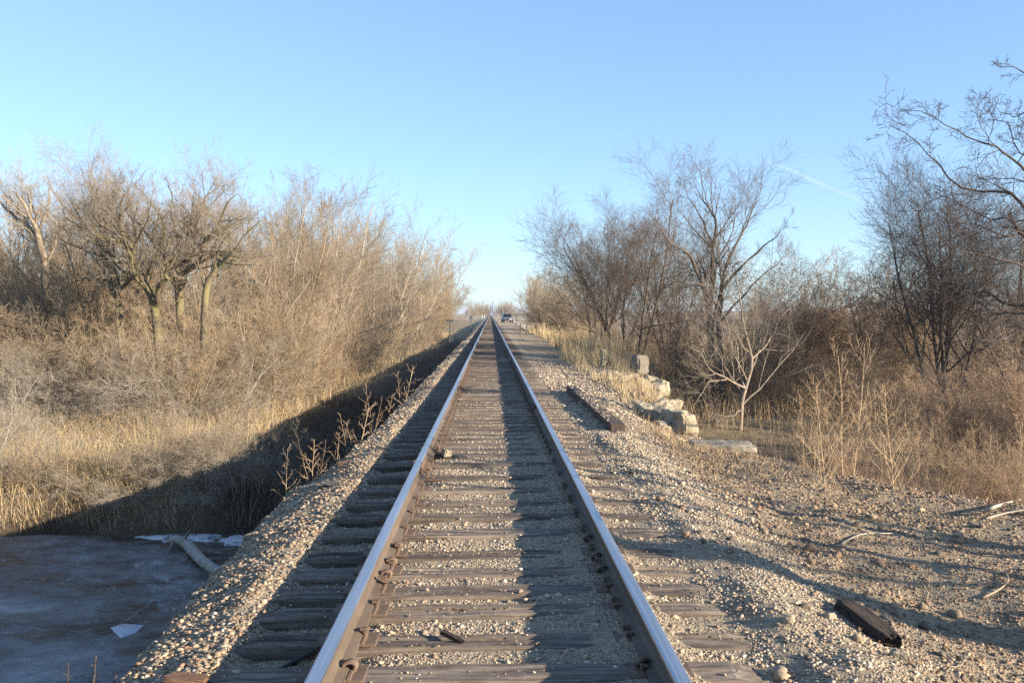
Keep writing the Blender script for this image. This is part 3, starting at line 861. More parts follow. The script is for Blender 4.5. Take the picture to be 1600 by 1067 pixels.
img_tree('bare_tree', [
    [(1156, 668, 0.065), (1160, 635, 0.053), (1165, 605, 0.048), (1175, 560, 0.041), (1164, 520, 0.030), (1158, 475, 0.021), (1150, 430, 0.007)],
    [(1176, 560, 0.030), (1200, 535, 0.024, .3), (1218, 500, 0.018, .5), (1240, 470, 0.007, .7)],
    [(1164, 606, 0.033), (1140, 595, 0.026, -.3), (1115, 582, 0.018, -.5), (1095, 555, 0.011, -.7), (1072, 535, 0.006, -1)],
    [(1163, 605, 0.030), (1153, 570, 0.024, .3), (1148, 530, 0.018, .4), (1120, 500, 0.011, .6), (1100, 470, 0.006, .6)],
    [(1135, 593, 0.018), (1110, 598, 0.013, -.6), (1095, 618, 0.008, -.9), (1080, 632, 0.005, -1)],
    [(1160, 640, 0.018), (1140, 650, 0.011, -.4), (1118, 660, 0.006, -.6)]],
    24.4, (1156, 668), 'white_bark', 'white_bark', 62, 'small whitish bare tree with spreading sunlit branches beside the stone ruins', 'tree', prop=0.35, jit=0.018, l1=10, l2=6, l3=4, l4=3, ang=46, wob=0.15, t0=0.12, up=0.05, ln1=(0.35, 0.6), rmin=0.0024)
for i, (px, Y, s, p, lab) in enumerate([
    (1235, 30, 1.05, 0, 'reddish upright bare shrub just right of the small whitish tree'),
    (1290, 32, 1.15, 0, 'tallest reddish upright shrub in the gap between the big right-hand trees'),
    (1345, 30, 1.0, 1, 'dark upright bare shrub at the left foot of the dark many-trunked tree'),
    (1195, 37, 1.1, 1, 'dark upright shrub behind the small whitish tree'),
    (1400, 36, 1.15, 0, 'reddish upright shrub behind the dark many-trunked tree')]):
    put('shrub', UPR[p], px, Y, s, i * 1.1, lab, 'shrub')
put('bare_tree', multi(63, 7.2, 'near_bark', n=6, lean=(3, 28), r=(0.05, 0.085), l1=11, l2=8, l3=7, l4=4, t0=0.2, ang=40, ln1=(0.3, 0.5)), 1482, 26, 1.08, 0.2, 'dark many-trunked bare tree near the right edge, behind the overhanging branches', 'tree')
put('bare_tree', DRK[0], 1610, 25, 0.95, 2.2, 'dark bare tree cut by the right edge of the picture, behind the overhanging branches', 'tree')
# the near tree whose limbs reach in from the right
near_lims = [
    [(1716, 640, 0.115), (1712, 560, 0.104), (1705, 470, 0.092), (1695, 380, 0.075), (1684, 300, 0.037), (1672, 225, 0.019)],
    [(1703, 420, 0.058), (1650, 360, 0.033), (1590, 318, 0.025, .3), (1530, 285, 0.018, .5), (1470, 255, 0.012, .6), (1425, 225, 0.007, .8), (1388, 195, 0.004, 1)],
    [(1698, 390, 0.052), (1640, 315, 0.027, -.5), (1585, 262, 0.018, -.8), (1530, 222, 0.012, -1), (1475, 195, 0.007, -1), (1400, 172, 0.004, -1)],
    [(1708, 520, 0.052), (1640, 475, 0.027, .5), (1560, 462, 0.018, .8), (1480, 462, 0.011, 1), (1400, 480, 0.004, 1.2)],
    [(1708, 500, 0.046), (1640, 440, 0.022, -.6), (1570, 405, 0.015, -1), (1500, 385, 0.009, -1), (1440, 352, 0.004, -1)],
    [(1685, 310, 0.031), (1645, 230, 0.022, .5), (1600, 195, 0.014, .8), (1560, 175, 0.004, 1)],
    [(1670, 200, 0.027), (1630, 130, 0.015, .4), (1600, 110, 0.009, .5), (1552, 96, 0.004, .6)],
    [(1706, 560, 0.034), (1650, 530, 0.018, -.8), (1590, 520, 0.011, -1), (1520, 540, 0.004, -1.2)],
    [(1690, 400, 0.040), (1645, 372, 0.025, .2), (1600, 352, 0.019, .3), (1555, 340, 0.014, .5), (1500, 318, 0.009, .6), (1452, 305, 0.004, .8)],
    [(1694, 440, 0.040), (1640, 410, 0.022, -.4), (1590, 372, 0.015, -.6), (1545, 352, 0.010, -.7), (1490, 345, 0.004, -.8)],
    [(1686, 330, 0.028), (1650, 290, 0.019, .5), (1612, 240, 0.012, .7), (1570, 205, 0.007, .8), (1530, 180, 0.004, 1)],
    [(1700, 500, 0.040), (1640, 500, 0.022, .3), (1580, 488, 0.015, .5), (1520, 470, 0.009, .6), (1440, 452, 0.004, .7)]]
img_tree('bare_tree', near_lims, 13.2, (1716, 640), 'near_bark', 'near_bark', 71, 'near dark bare tree reaching crooked branches in from the right edge', 'tree', prop=0.5, jit=0.05, l1=12, l2=5, l3=4, l4=2, wob=0.22, ang=46, t0=0.12, up=0.02, ln1=(0.12, 0.24), rmin=0.0032)

# tan bushes along the right-hand side in the distance
for i, (px, Y, s, p, lab) in enumerate([
    (842, 96, 0.74, 1, 'tan rounded bush at the track end of the right-hand woods behind the fence posts'),
    (868, 84, 0.74, 0, 'tan bare bush right of the rounded one behind the fence posts'),
    (893, 72, 0.72, 2, 'tan bare bush left of the dark sloping tree'),
    (862, 110, 0.85, 3, 'ochre bare tree behind the tan bushes on the right of the track'),
    (905, 90, 0.9, 1, 'ochre bare tree far behind the dark sloping tree')]):
    put('willow_tree', WIL[p], px, Y, s, i * 1.5 + 0.3, lab, 'bush')
UG = 'undergrowth of the right-hand woods'
for i, (px, Y, s, p) in enumerate([(925, 60, 0.7, 1), (955, 52, 0.65, 4), (990, 46, 0.7, 3), (1035, 38, 0.75, 1), (1065, 33, 0.85, 4), (1100, 34, 0.95, 3), (1060, 46, 1.1, 4), (1010, 52, 1.1, 3),
                                   (1140, 31, 0.85, 1), (1180, 32, 0.85, 4), (1215, 29, 0.6, 4), (1265, 28, 0.6, 1), (1330, 26, 0.65, 4), (1410, 23, 0.65, 3), (1470, 20, 0.6, 4), (1520, 18, 0.7, 4), (1580, 17, 0.7, 3), (1640, 17, 0.85, 4),
                                   (1240, 40, 1.1, 1), (1320, 42, 1.1, 4), (1420, 36, 1.1, 1), (1520, 32, 1.0, 4), (1600, 30, 1.1, 3), (1280, 52, 1.3, 0), (1380, 50, 1.3, 1), (1480, 46, 1.3, 0)]):
    put('shrub', BRU[p], px, Y, s, i * 2.7, 'low brown bare shrub in the undergrowth under the right-hand trees', 'shrub', UG)

# woods beyond the crossing road and along the far field
FG = 'trees beyond the crossing road'
for i, (px, Y, s, p, k) in enumerate([(738, 470, 0.8, 0, 'l'), (748, 480, 1.0, 1, 'l'), (757, 500, 0.85, 2, 'l'), (729, 520, 0.7, 3, 'l'), (742, 500, 0.95, 3, 'l'), (753, 485, 1.0, 0, 'l'), (761, 520, 0.7, 1, 'l'), (786, 505, 1.05, 3, 'r'), (795, 530, 1.0, 0, 'r'), (805, 520, 0.7, 2, 'r'),
                                   (776, 560, 0.8, 1, 'r'), (783, 520, 1.05, 0, 'r'), (791, 500, 1.1, 2, 'r'), (799, 510, 0.85, 3, 'r'), (812, 540, 0.6, 1, 'r'), (824, 560, 0.6, 0, 'r')]):
    put('bare_tree', WIL[p], px, Y, s, i, ('hazy tree in the far clump left of the blue tower' if k == 'l' else 'hazy tree in the far clump right of the blue tower'), 'tree', FG)
HG = 'treeline on the far rise at the right'
rngT = np.random.default_rng(8)
for i in range(22):
    X = 55 + i * 9 + rngT.uniform(-3, 3); Y = 190 + rngT.uniform(-20, 30)
    plant('bare_tree', WIL[i % 4], X, Y, rngT.uniform(0.5, 0.8), i, 'bare tree in the far treeline on the rise at the right', 'tree', HG)
for i in range(16):
    X = -40 - i * 11 + rngT.uniform(-3, 3); Y = 95 + rngT.uniform(-20, 30)
    plant('bare_tree', WIL[i % 4], X, Y, rngT.uniform(0.8, 1.0), i, 'bare tree in the far woods behind the left thicket', 'tree', 'far woods on the left')

# trees out of frame on the right whose shadows cross the gravel
TR2 = multi(81, 6.5, 'near_bark', n=3, lean=(2, 18), r=(0.09, 0.14), l1=5, l2=4, l3=3, l4=2, ang=42)
plant('bare_tree', TR2, 11.6, 2.4, 1.0, 0.5, 'bare tree standing off the gravel to the right of the picture, throwing long shadows', 'tree')
snag = tree_proto(82, paths_from([[(0, 0, -0.2, 0.21), (0.02, 0, 1.0, 0.19), (-0.03, 0.02, 2.0, 0.17), (0.02, 0, 3.5, 0.16)]], 9), [dict(n=3, t=(0.5, 0.9), ang=(50, 8), ln=(0.15, 0.25), K=4, sides=5)], M['near_bark'], None, 0)
plant('tree_snag', snag, 9.7, 1.15, 1.0, 0, 'broken dead tree trunk standing on the gravel right of the picture', 'tree')

# saplings ---------------------------------------------------------
def sapling(seed, h, mat, n=1, tw=16, ang=48, tl=(0.16, 0.30), lv2=True, r=0.009, n2=6):
    lv = [dict(n=tw, t=(0.12, 1.0), ang=(ang, 9), ln=tl, K=4, wob=0.08, up=0.06, rs=0.6, sides=4, taper=0.65, rmin=0.002)]
    if lv2: lv.append(dict(n=n2, t=(0.15, 1.0), ang=(42, 12), ln=(0.3, 0.55), K=2, wob=0.1, up=0.05, rs=0.6, sides=3, rmin=0.0018))
    return tree_proto(seed, lambda g: stems(g, n, 0.12, (2, 14), (h * 0.8, h), (r, r * 1.3), 8, 0.035, 0.03, 0.3), lv, M[mat], None, 0)
SAPL = [sapling(91, 0.95, 'sap_bark', 1, 17, 50, (0.18, 0.34), True, 0.0032, 3), sapling(92, 1.0, 'sap_bark', 1, 20, 54, (0.16, 0.30), True, 0.0038, 3), sapling(93, 1.0, 'red_bark', 2, 14, 55, (0.18, 0.34), True, 0.003, 3)]
SAPR = [sapling(94, 1.7, 'sap_bark', 1, 34, 48, (0.3, 0.5), True, 0.009), sapling(95, 1.6, 'sap_bark', 2, 20, 44, (0.28, 0.48), True, 0.006), sapling(96, 1.8, 'red_bark', 3, 18, 40, (0.25, 0.42), True, 0.006)]
sl_ = [(449, 765, 0.92, 0, 'small bare sapling on the gravel edge, nearest to the frozen river'),
       (486, 748, 1.12, 1, 'orange-tan sapling on the left gravel edge, second from the river'),
       (513, 730, 1.08, 1, 'straight sapling with short level twigs on the left gravel edge'),
       (496, 752, 0.7, 2, 'short twiggy sapling low between the two tan saplings on the left gravel edge'),
       (538, 706, 1.25, 0, 'sapling with two long forked twigs in the middle of the left gravel edge'),
       (553, 700, 1.15, 2, 'forked sapling beside the shaded bank at the middle of the left edge'),
       (565, 690, 0.7, 0, 'low sapling between the middle and the far saplings of the left edge'),
       (598, 652, 1.15, 2, 'slim forked sapling left of the farthest one on the left gravel edge'),
       (612, 642, 1.45, 0, 'tallest slim sapling standing out on the dark bank far along the left edge'),
       (632, 628, 1.2, 1, 'farthest leaning sapling of the left gravel edge')]
for i, (px, py, s, p, lab) in enumerate(sl_):
    w = at(px, py, -0.22)
    plant('sapling', SAPL[p], w.x, w.y, s * 1.2, i * 1.3, lab, 'sapling', 'saplings along the left gravel edge', z=max(-0.6, gz(w.x, w.y)), parts=('stem', 'twigs'))
sr_ = [(1290, 770, 1.0, 0, 'orange-tan sapling standing at the left front of the weeds on the right gravel'),
       (1322, 745, 1.25, 1, 'tallest orange-tan sapling behind the front one on the right gravel'),
       (1352, 730, 1.1, 2, 'reddish many-stemmed sapling behind the tallest one right of the gravel'),
       (1397, 765, 0.9, 0, 'thin upright tan sapling in the middle of the weeds on the right'),
       (1440, 760, 0.95, 1, 'three-stemmed tan sapling right of the middle of the weeds'),
       (1488, 750, 1.05, 2, 'reddish bushy sapling before the dark many-trunked tree'),
       (1530, 770, 1.0, 1, 'tan sapling with an arching low branch near the right edge'),
       (1568, 765, 1.15, 2, 'dense reddish sapling near the right edge'),
       (1600, 775, 1.1, 1, 'pale tan sapling cut by the right edge of the picture'),
       (1262, 735, 0.75, 1, 'low brushy sapling at the left end of the weeds on the right'),
       (1240, 715, 0.7, 2, 'short reddish sapling left of the front sapling, on the bank'),
       (1420, 720, 1.1, 0, 'slim sapling in the second row of weeds on the right'),
       (1510, 715, 1.2, 1, 'tall tan sapling in the second row of weeds near the right edge'),
       (1575, 715, 1.3, 2, 'tall reddish sapling in the second row of weeds at the right edge'),
       (1640, 760, 1.2, 1, 'tan sapling just past the right edge of the picture')]
for i, (px, py, s, p, lab) in enumerate(sr_):
    w = gat(px, py)
    plant('sapling', SAPR[p], w.x, w.y, s, i * 2.1, lab, 'sapling', 'saplings at the edge of the right gravel', parts=('stem', 'twigs'))
for i, (px, py, s, p) in enumerate([(1215, 705, .28, 4), (1345, 735, .34, 4), (1425, 735, .34, 4), (1505, 735, .4, 4), (1560, 725, .5, 1), (1600, 735, .5, 4), (1335, 700, .4, 4), (1470, 700, .45, 4)]):
    w = at(px, py, -0.4)
    plant('shrub', BRU[p], w.x, w.y, s, i * 1.6, 'low twiggy shrub among the dry weeds at the edge of the right-hand gravel', 'shrub', 'low shrubs among the weeds on the right')
# drooping weed stalks at the bottom left
for (px, py, h, lab) in [(97, 1032, 0.30, 'dark dead weed stalk at the very bottom left, over the ice'), (140, 1022, 0.34, 'taller dark weed stalk right of the other one over the ice'), (172, 1052, 0.2, 'short dark weed stalk near the gravel at the bottom left')]:
    w = atd(px, py + 2, 4.15)
    g = gz(w.x, w.y)
    st = tree_proto(int(px), paths_from([[(0, 0, -0.05, 0.006), (0.01, 0, (w.z - g) * 0.5, 0.005), (0.03, 0, (w.z - g), 0.003)]], 7), [dict(n=9, t=(0.55, 1.0), ang=(60, 10), ln=(0.05, 0.09), K=2, sides=3)], M['near_bark'], None, 0)
    plant('weed_stalk', st, w.x, w.y, 1, 0, lab, 'weed', parts=('stem', 'twigs'))

# ------------------------------------------------------------------ track
rng = np.random.default_rng(3)
near_px = [1058, 1003, 957, 924, 893, 866, 834, 808, 786, 765, 745, 726, 709]
TY = [2.75, 3.15, 3.55] + [F * 1.66 / (y - 490.0) for y in near_px]
while TY[-1] < 640:
    TY.append(TY[-1] + rng.uniform(0.36, 0.50) * (1.0 if TY[-1] < 30 else 1.12))
TY = np.array(TY)

def tie_mesh(seed, split=False, L=2.62, w=0.205, h=0.17):
    g = np.random.default_rng(seed)
    nx, ny = 40, 7
    u = np.linspace(-0.5, 0.5, nx); v = np.linspace(-0.5, 0.5, ny)
    ring = [(-0.5, -1.0)] + [(-0.5, -0.5)] + [(-0.5, -0.12)] + [(-0.47, -0.03)] + [(a, 0.0) for a in np.linspace(-0.4, 0.4, 9)] + [(0.47, -0.03), (0.5, -0.12), (0.5, -0.5), (0.5, -1.0)]
    ring = np.array(ring)
    X = np.linspace(-L / 2, L / 2, nx)[:, None] + np.zeros((1, len(ring)))
    wob = 0.010 * fnoise(np.linspace(0, 3, nx) + seed * 7, np.zeros(nx), 2.0)
    Y = ring[None, :, 0] * w + wob[:, None]
    Z = ring[None, :, 1] * h + 0.0 * X
    top = np.exp(-(ring[:, 1] / 0.1) ** 2)[None, :]
    Z = Z + top * (0.014 * fnoise(X + seed * 3.1, Y * 6, 3.0) + 0.008 * vnoise(X * 0.5 + seed, Y * 30 + seed, 2.5))
    # worn, splitting ends
    endw = smooth(L / 2 - 0.14, L / 2, np.abs(X))
    Z = Z - top * endw * (0.012 + 0.02 * g.random((1, len(ring))))
    Y = Y * (1 + 0.05 * fnoise(X * 1.0 + 5 * seed, Y * 0 + seed, 4.0))
    if split:
        c = np.exp(-((ring[:, 0][None, :] - split + 0.1 * vnoise(X, X * 0, 0.8)) / 0.05) ** 2)
        Z = Z - c * top * 0.07 * np.clip(0.35 + 1.6 * vnoise(X + seed, Y * 0, 1.6), 0, 1)
    X = X + (np.abs(X) > L / 2 - 0.01) * g.normal(0, 0.014, X.shape)
    m = len(ring)
    V = np.stack([X, Y, Z], -1).reshape(-1, 3)
    i = np.arange(nx * m).reshape(nx, m)
    Q = np.stack([i[:-1, :-1], i[1:, :-1], i[1:, 1:], i[:-1, 1:]], -1).reshape(-1, 4)
    caps = [i[0][::-1][None, :] * 1, i[-1][None, :] * 1]
    return mesh_np('railroad_tie', V, [Q[:, ::-1], caps[0][:, ::-1], caps[1][:, ::-1]], M['tie'], False)
TIES = [tie_mesh(i, split=(0.0, 0.18, -0.2, 0.08, 0.0, 0.03)[i]) for i in range(6)]
tie_lab = {3: 'railroad tie along the bottom edge of the picture, nearest to the camera',
           4: 'thick brown tie with a black bark sliver lying on it near the bottom',
           5: 'grey tie split along its length by a dark crack, second above the bark sliver tie',
           6: 'smooth grey-brown tie just beyond the split one',
           7: 'pale tan weathered tie, its left end beside the large rail anchor',
           8: 'brown tie beyond the pale tan one, level with the curved rail anchors',
           9: 'dark-edged tie half sunk in gravel just beyond the rail anchors'}
TIE_POS = []
for i, y in enumerate(TY):
    TIE_POS.append((rng.normal(-0.02, 0.035), y, rng.normal(0, 0.008), rng.normal(-0.004, 0.006)))
nt_ = 0
for i, (dx, y, rz, dz) in enumerate(TIE_POS):
    if nt_ >= 296: break
    var = 5 if i == 5 else int(rng.integers(0, 5))
    o = link('railroad_tie', TIES[var])
    o.location = (dx, y, dz); o.rotation_euler = (rng.normal(0, 0.01), 0, rz)
    o.scale = (rng.uniform(0.97, 1.03), rng.uniform(0.88, 1.08), 1)
    lab = tie_lab.get(i)
    if lab is None:
        lab = 'unseen railroad tie just below the bottom edge of the picture' if i < 3 else ('weathered railroad tie in the middle distance, bedded in gravel between the two rails' if y < 13 else ('closely laid dark tie level with the stone ruins on the right' if y < 24 else 'small grey tie far along the track toward the parked car'))
    tag(o, lab, 'railroad tie', 'wooden ties under the rails')
    nt_ += 1
# the far rest of the ties
bag = Bag()
far = np.array([(p[0], p[1]) for p in TIE_POS[nt_:]])
bx = np.array([(-1.3, -0.1, -0.15), (1.3, -0.1, -0.15), (1.3, 0.1, -0.15), (-1.3, 0.1, -0.15), (-1.3, -0.1, 0), (1.3, -0.1, 0), (1.3, 0.1, 0), (-1.3, 0.1, 0)])
fq = np.array([(0, 1, 5, 4), (1, 2, 6, 5), (2, 3, 7, 6), (3, 0, 4, 7), (4, 5, 6, 7)])
V = (bx[None] + np.concatenate([far, np.zeros((len(far), 1))], 1)[:, None, :]).reshape(-1, 3)
Q = (fq[None] + 8 * np.arange(len(far))[:, None, None]).reshape(-1, 4)
tag(link('far_railroad_ties', mesh_np('far_railroad_ties', V, Q, M['tie'], False)), 'rows of ties merging into the distance toward the crossing road', 'railroad ties', kind='stuff')

RAIL_Z = 0.012
GX = 0.7525                                  # rail centre line offset
prof = [(-0.07, 0.0), (-0.07, 0.011), (-0.024, 0.026), (-0.0095, 0.045), (-0.0085, 0.105), (-0.016, 0.118), (-0.036, 0.124), (-0.0365, 0.150), (-0.033, 0.157), (-0.024, 0.1605), (0, 0.162)]
prof = prof + [(-a, b) for a, b in prof[-2::-1]]
def build_rail(sx, label):
    ys = np.concatenate([np.arange(1.0, 60, 0.5), np.geomspace(60, 900, 60)])
    P = np.array(prof)
    wx = 0.006 * vnoise(ys * 0 + sx * 9, ys, 0.09) * smooth(4, 20, ys)
    wz = 0.008 * vnoise(ys * 0 + sx * 5 + 3, ys, 0.12)
    m = len(P)
    V = np.stack([sx * GX + P[None, :, 0] + wx[:, None], np.broadcast_to(ys[:, None], (len(ys), m)), RAIL_Z + P[None, :, 1] + wz[:, None]], -1).reshape(-1, 3)
    i = np.arange(len(ys) * m).reshape(len(ys), m)
    Q = np.stack([i[:-1, :-1], i[:-1, 1:], i[1:, 1:], i[1:, :-1]], -1)
    mi = np.zeros(Q.shape[:2], int)
    for j in range(m - 1):
        if (P[j, 1] + P[j + 1, 1]) / 2 > 0.152: mi[:, j] = 1
    me = mesh_np('rail', V, Q.reshape(-1, 4)[:, ::-1], [M['rail_rust'], M['rail_top']], False, midx=mi.reshape(-1))
    o = tag(link('rail', me), label, 'rail', 'the two rails of the track')
    # bolted joint bars
    for yj in ((8.95, 20.8, 32.7) if sx < 0 else (14.9, 26.8, 38.6)):
        for side in (-1, 1):
            bm = bmesh.new()
            add_box(bm, (0, 0, 0), (0.022, 0.62, 0.075), 0.006)
            for k in (-0.22, -0.08, 0.08, 0.22):
                r = bmesh.ops.create_cone(bm, cap_ends=True, segments=6, radius1=0.017, radius2=0.015, depth=0.03)
                bmesh.ops.transform(bm, matrix=Matrix.Translation((side * 0.02, k, 0)) @ Matrix.Rotation(R(90), 4, 'Y'), verts=r['verts'])
            b = link('joint_bar', bm_mesh('joint_bar', bm, M['rust']), o)
            b.location = (sx * GX + side * 0.021, yj, RAIL_Z + 0.072)
build_rail(-1, 'left rail of the track, blue-shining head above a sunlit brown web')
build_rail(1, 'right rail of the track, shining head above a web in shadow')

# tie plates with spikes, rail anchors
def plate_mesh():
    bm = bmesh.new()
    add_box(bm, (0, 0, 0.004), (0.30, 0.18, 0.012), 0.003)
    add_box(bm, (0.082, 0, 0.014), (0.018, 0.178, 0.012), 0.003)
    add_box(bm, (-0.082, 0, 0.014), (0.018, 0.178, 0.012), 0.003)
    return bm_mesh('tie_plate', bm, M['rust'])
def spike_mesh():
    bm = bmesh.new()
    add_box(bm, (0, 0, -0.01), (0.017, 0.017, 0.07), 0.002)
    add_box(bm, (-0.008, 0, 0.03), (0.042, 0.032, 0.013), 0.005)
    return bm_mesh('spike', bm, M['rust'])
PLATE, SPIKE = plate_mesh(), spike_mesh()
for sx in (-1, 1):
    for i, (dx, y, rz, dz) in enumerate(TIE_POS[2:62]):
        o = empty('tie_plate_set' if False else 'tie_plate', (sx * GX, y, 0.0), 0)
        side = 'left' if sx < 0 else 'right'
        tag(o, f'rusty tie plate with spikes under the {side} rail ' + ('near the bottom of the picture' if y < 5.5 else ('in the middle distance' if y < 12 else 'farther along the track')), 'tie plate', f'tie plates under the {side} rail')
        link('base', PLATE, o)
        sps = [(-0.078 * 1, rng.uniform(-0.05, -0.02)), (0.078, rng.uniform(0.02, 0.05)), (-sx * 0.078, 0.055)]
        for (px_, py_) in sps:
            s = link('spike', SPIKE, o)
            s.location = (px_ + math.copysign(0.006, px_), py_, rng.choice([0.008, 0.010, 0.018, 0.035], p=[.4, .3, .2, .1]))
            s.rotation_euler = (rng.normal(0, 0.08), rng.normal(0, 0.1), 0 if px_ > 0 else math.pi)
def anchor_mesh():
    """spring clip hooked on the rail base: a bent bar ending in a raised hook"""
    pts = [(-0.085, 0, -0.014, 0.010), (0.0, 0, -0.018, 0.012), (0.075, 0, -0.016, 0.013), (0.108, 0.004, 0.0, 0.014), (0.114, 0.008, 0.026, 0.015), (0.094, 0.010, 0.046, 0.015), (0.066, 0.006, 0.044, 0.013), (0.046, 0.0, 0.030, 0.010)]
    P, r = spline(pts, 22)
    V, Q = tubes(P[None], r[None], 8)
    V[:, 1] *= 2.3
    return mesh_np('rail_anchor', V, [Q, np.arange(8)[None, ::-1], (len(V) - 8 + np.arange(8))[None, :]], M['rust'], True)
ANCH = anchor_mesh()
al = [(1046, 'large curved rail anchor on the left rail at the bottom edge of the picture', -1), (900, 'curved rail anchor arching over the left rail base beside the pale tan tie', -1), (880, 'small rail anchor on the left rail between two curved ones', -1), (856, 'curved rail anchor on the left rail, farthest of the three together', -1),
      (700, 'rail anchor on the left rail in the middle distance', -1), (735, 'rail anchor at the left rail just beyond the joint', -1), (598, 'rust-red anchor on the left rail far along', -1),
      (843, 'dark rail anchor in the shadow of the right rail, upper of the two together', 1), (872, 'dark rail anchor in the shadow of the right rail, lower of the two together', 1), (893, 'dark rail anchor in the shade beside the right rail web', 1), (1042, 'dark rail anchor under the right rail near the bottom edge', 1), (640, 'dark rail anchor by the right rail far along', 1)]
for (py, lab, sx) in al:
    y = F * 1.63 / (py - 490.0)
    o = link('rail_anchor', ANCH)
    o.location = (sx * GX, y, 0.016); o.rotation_euler = (0, 0, 0 if sx < 0 else math.pi); o.scale = (0.86, 0.8, 0.72)
    tag(o, lab, 'rail anchor', 'rail anchors clipped to the rails')

# ------------------------------------------------------------------ gravel
def ico(sub):
    bm = bmesh.new()
    bmesh.ops.create_icosphere(bm, subdivisions=sub, radius=1.0)
    bm.verts.ensure_lookup_table()
    V = np.array([v.co[:] for v in bm.verts]); Fc = np.array([[v.index for v in f.verts] for f in bm.faces])
    bm.free()
    return V, Fc
ICO1, ICO2 = ico(1), ico(2)
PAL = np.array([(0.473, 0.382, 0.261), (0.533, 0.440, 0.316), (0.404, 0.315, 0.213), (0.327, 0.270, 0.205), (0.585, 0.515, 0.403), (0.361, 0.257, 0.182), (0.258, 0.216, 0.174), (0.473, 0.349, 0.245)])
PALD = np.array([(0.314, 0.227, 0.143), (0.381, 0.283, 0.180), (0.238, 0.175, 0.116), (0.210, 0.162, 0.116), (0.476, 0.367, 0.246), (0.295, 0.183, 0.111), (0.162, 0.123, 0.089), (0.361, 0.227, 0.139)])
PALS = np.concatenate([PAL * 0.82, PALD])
TYS = TY
def on_tie(X, Y):
    j = np.clip(np.searchsorted(TYS, Y), 1, len(TYS) - 1)
    d = np.minimum(np.abs(Y - TYS[j]), np.abs(Y - TYS[j - 1]))
    return (d < 0.105) & (np.abs(X + 0.02) < 1.31)

def pebble_set(g, X, Y, Z, size, base, pal, flat=(0.45, 0.8)):
    V0, F0 = base
    n = len(X)
    sc = np.stack([g.uniform(0.85, 1.45, n), g.uniform(0.75, 1.1, n), g.uniform(flat[0], flat[1], n)], 1) * (size / 2)[:, None]
    P = V0[None] * (1 + 0.2 * g.normal(size=(n, len(V0), 1)).clip(-2, 2)) * sc[:, None, :]
    a = g.random(n) * 6.283; tl = g.normal(0, 0.28, n)
    c, s = np.cos(tl)[:, None], np.sin(tl)[:, None]
    x, y, z = P[..., 0], P[..., 1], P[..., 2]
    x, z = x * c - z * s, x * s + z * c
    c, s = np.cos(a)[:, None], np.sin(a)[:, None]
    x, y = x * c - y * s, x * s + y * c
    P = np.stack([x + X[:, None], y + Y[:, None], z + (Z + sc[:, 2] * 0.45)[:, None]], -1)
    Fs = F0[None] + (np.arange(n) * len(V0))[:, None, None]
    col = pal[g.integers(0, len(pal), n)] * g.uniform(0.75, 1.2, (n, 1))
    return P.reshape(-1, 3), Fs.reshape(-1, 3), np.repeat(col, len(V0), 0)

def scatter(name, zones, label, cat, seed):
    g = np.random.default_rng(seed)
    Vs, Fs, Cs = [], [], []; n = 0
    for (x0, x1, y0, y1, dens, s0, s1, base, pal, keep_on_tie, pw) in zones:
        m = int(dens * (x1 - x0) * (y1 - y0))
        X = g.uniform(x0, x1, m); Y = g.uniform(y0, y1, m)
        k = X > edge_left(Y) - 0.45
        k &= X < edge_right(Y) + 0.5
        k &= (np.abs(np.abs(X) - GX) > 0.09)
        ot = on_tie(X, Y)
        k &= (~ot) | (g.random(m) < keep_on_tie)
        clump = vnoise(X, Y, 2.7) + 0.6 * vnoise(X + 9, Y, 7.0)
        k &= clump > g.uniform(-0.75, 0.25, m)
        X, Y, ot = X[k], Y[k], ot[k]
        Z = ground_z(X, Y)
        Z = np.where(ot, np.maximum(Z, 0.002), Z)
        size = s0 + (s1 - s0) * g.random(len(X)) ** pw
        v, f, c = pebble_set(g, X, Y, Z, size, base, pal)
        Vs.append(v); Fs.append(f + n); Cs.append(c); n += len(v)
    me = mesh_np(name, np.concatenate(Vs), np.concatenate(Fs), M['pebble'], True, np.concatenate(Cs))
    tag(link(name, me), label, cat, kind='stuff')

scatter('ballast_gravel', [
    (-1.35, 1.35, 3.4, 6.0, 6500, 0.005, 0.015, ICO1, PAL, 0.04, 1.8),
    (-1.35, 1.35, 6.0, 10.0, 3000, 0.007, 0.02, ICO1, PAL, 0.05, 1.8),
    (-1.35, 1.35, 10.0, 24.0, 800, 0.012, 0.03, ICO1, PAL, 0.06, 1.6),
    (-1.35, 1.35, 3.4, 10.0, 260, 0.014, 0.04, ICO1, PAL, 0.08, 2.4)], 'fine tan gravel packed between the ties', 'gravel', 101)
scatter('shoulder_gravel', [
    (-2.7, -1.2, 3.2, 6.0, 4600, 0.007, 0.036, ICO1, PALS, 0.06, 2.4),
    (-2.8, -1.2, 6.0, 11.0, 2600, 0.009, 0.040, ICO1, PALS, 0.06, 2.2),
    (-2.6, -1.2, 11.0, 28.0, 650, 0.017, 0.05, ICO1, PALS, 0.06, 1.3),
    (-2.6, -1.2, 28.0, 60.0, 90, 0.04, 0.09, ICO1, PAL, 0.06, 1.3)], 'coarse rounded pebbles along the left gravel shoulder', 'gravel', 102)
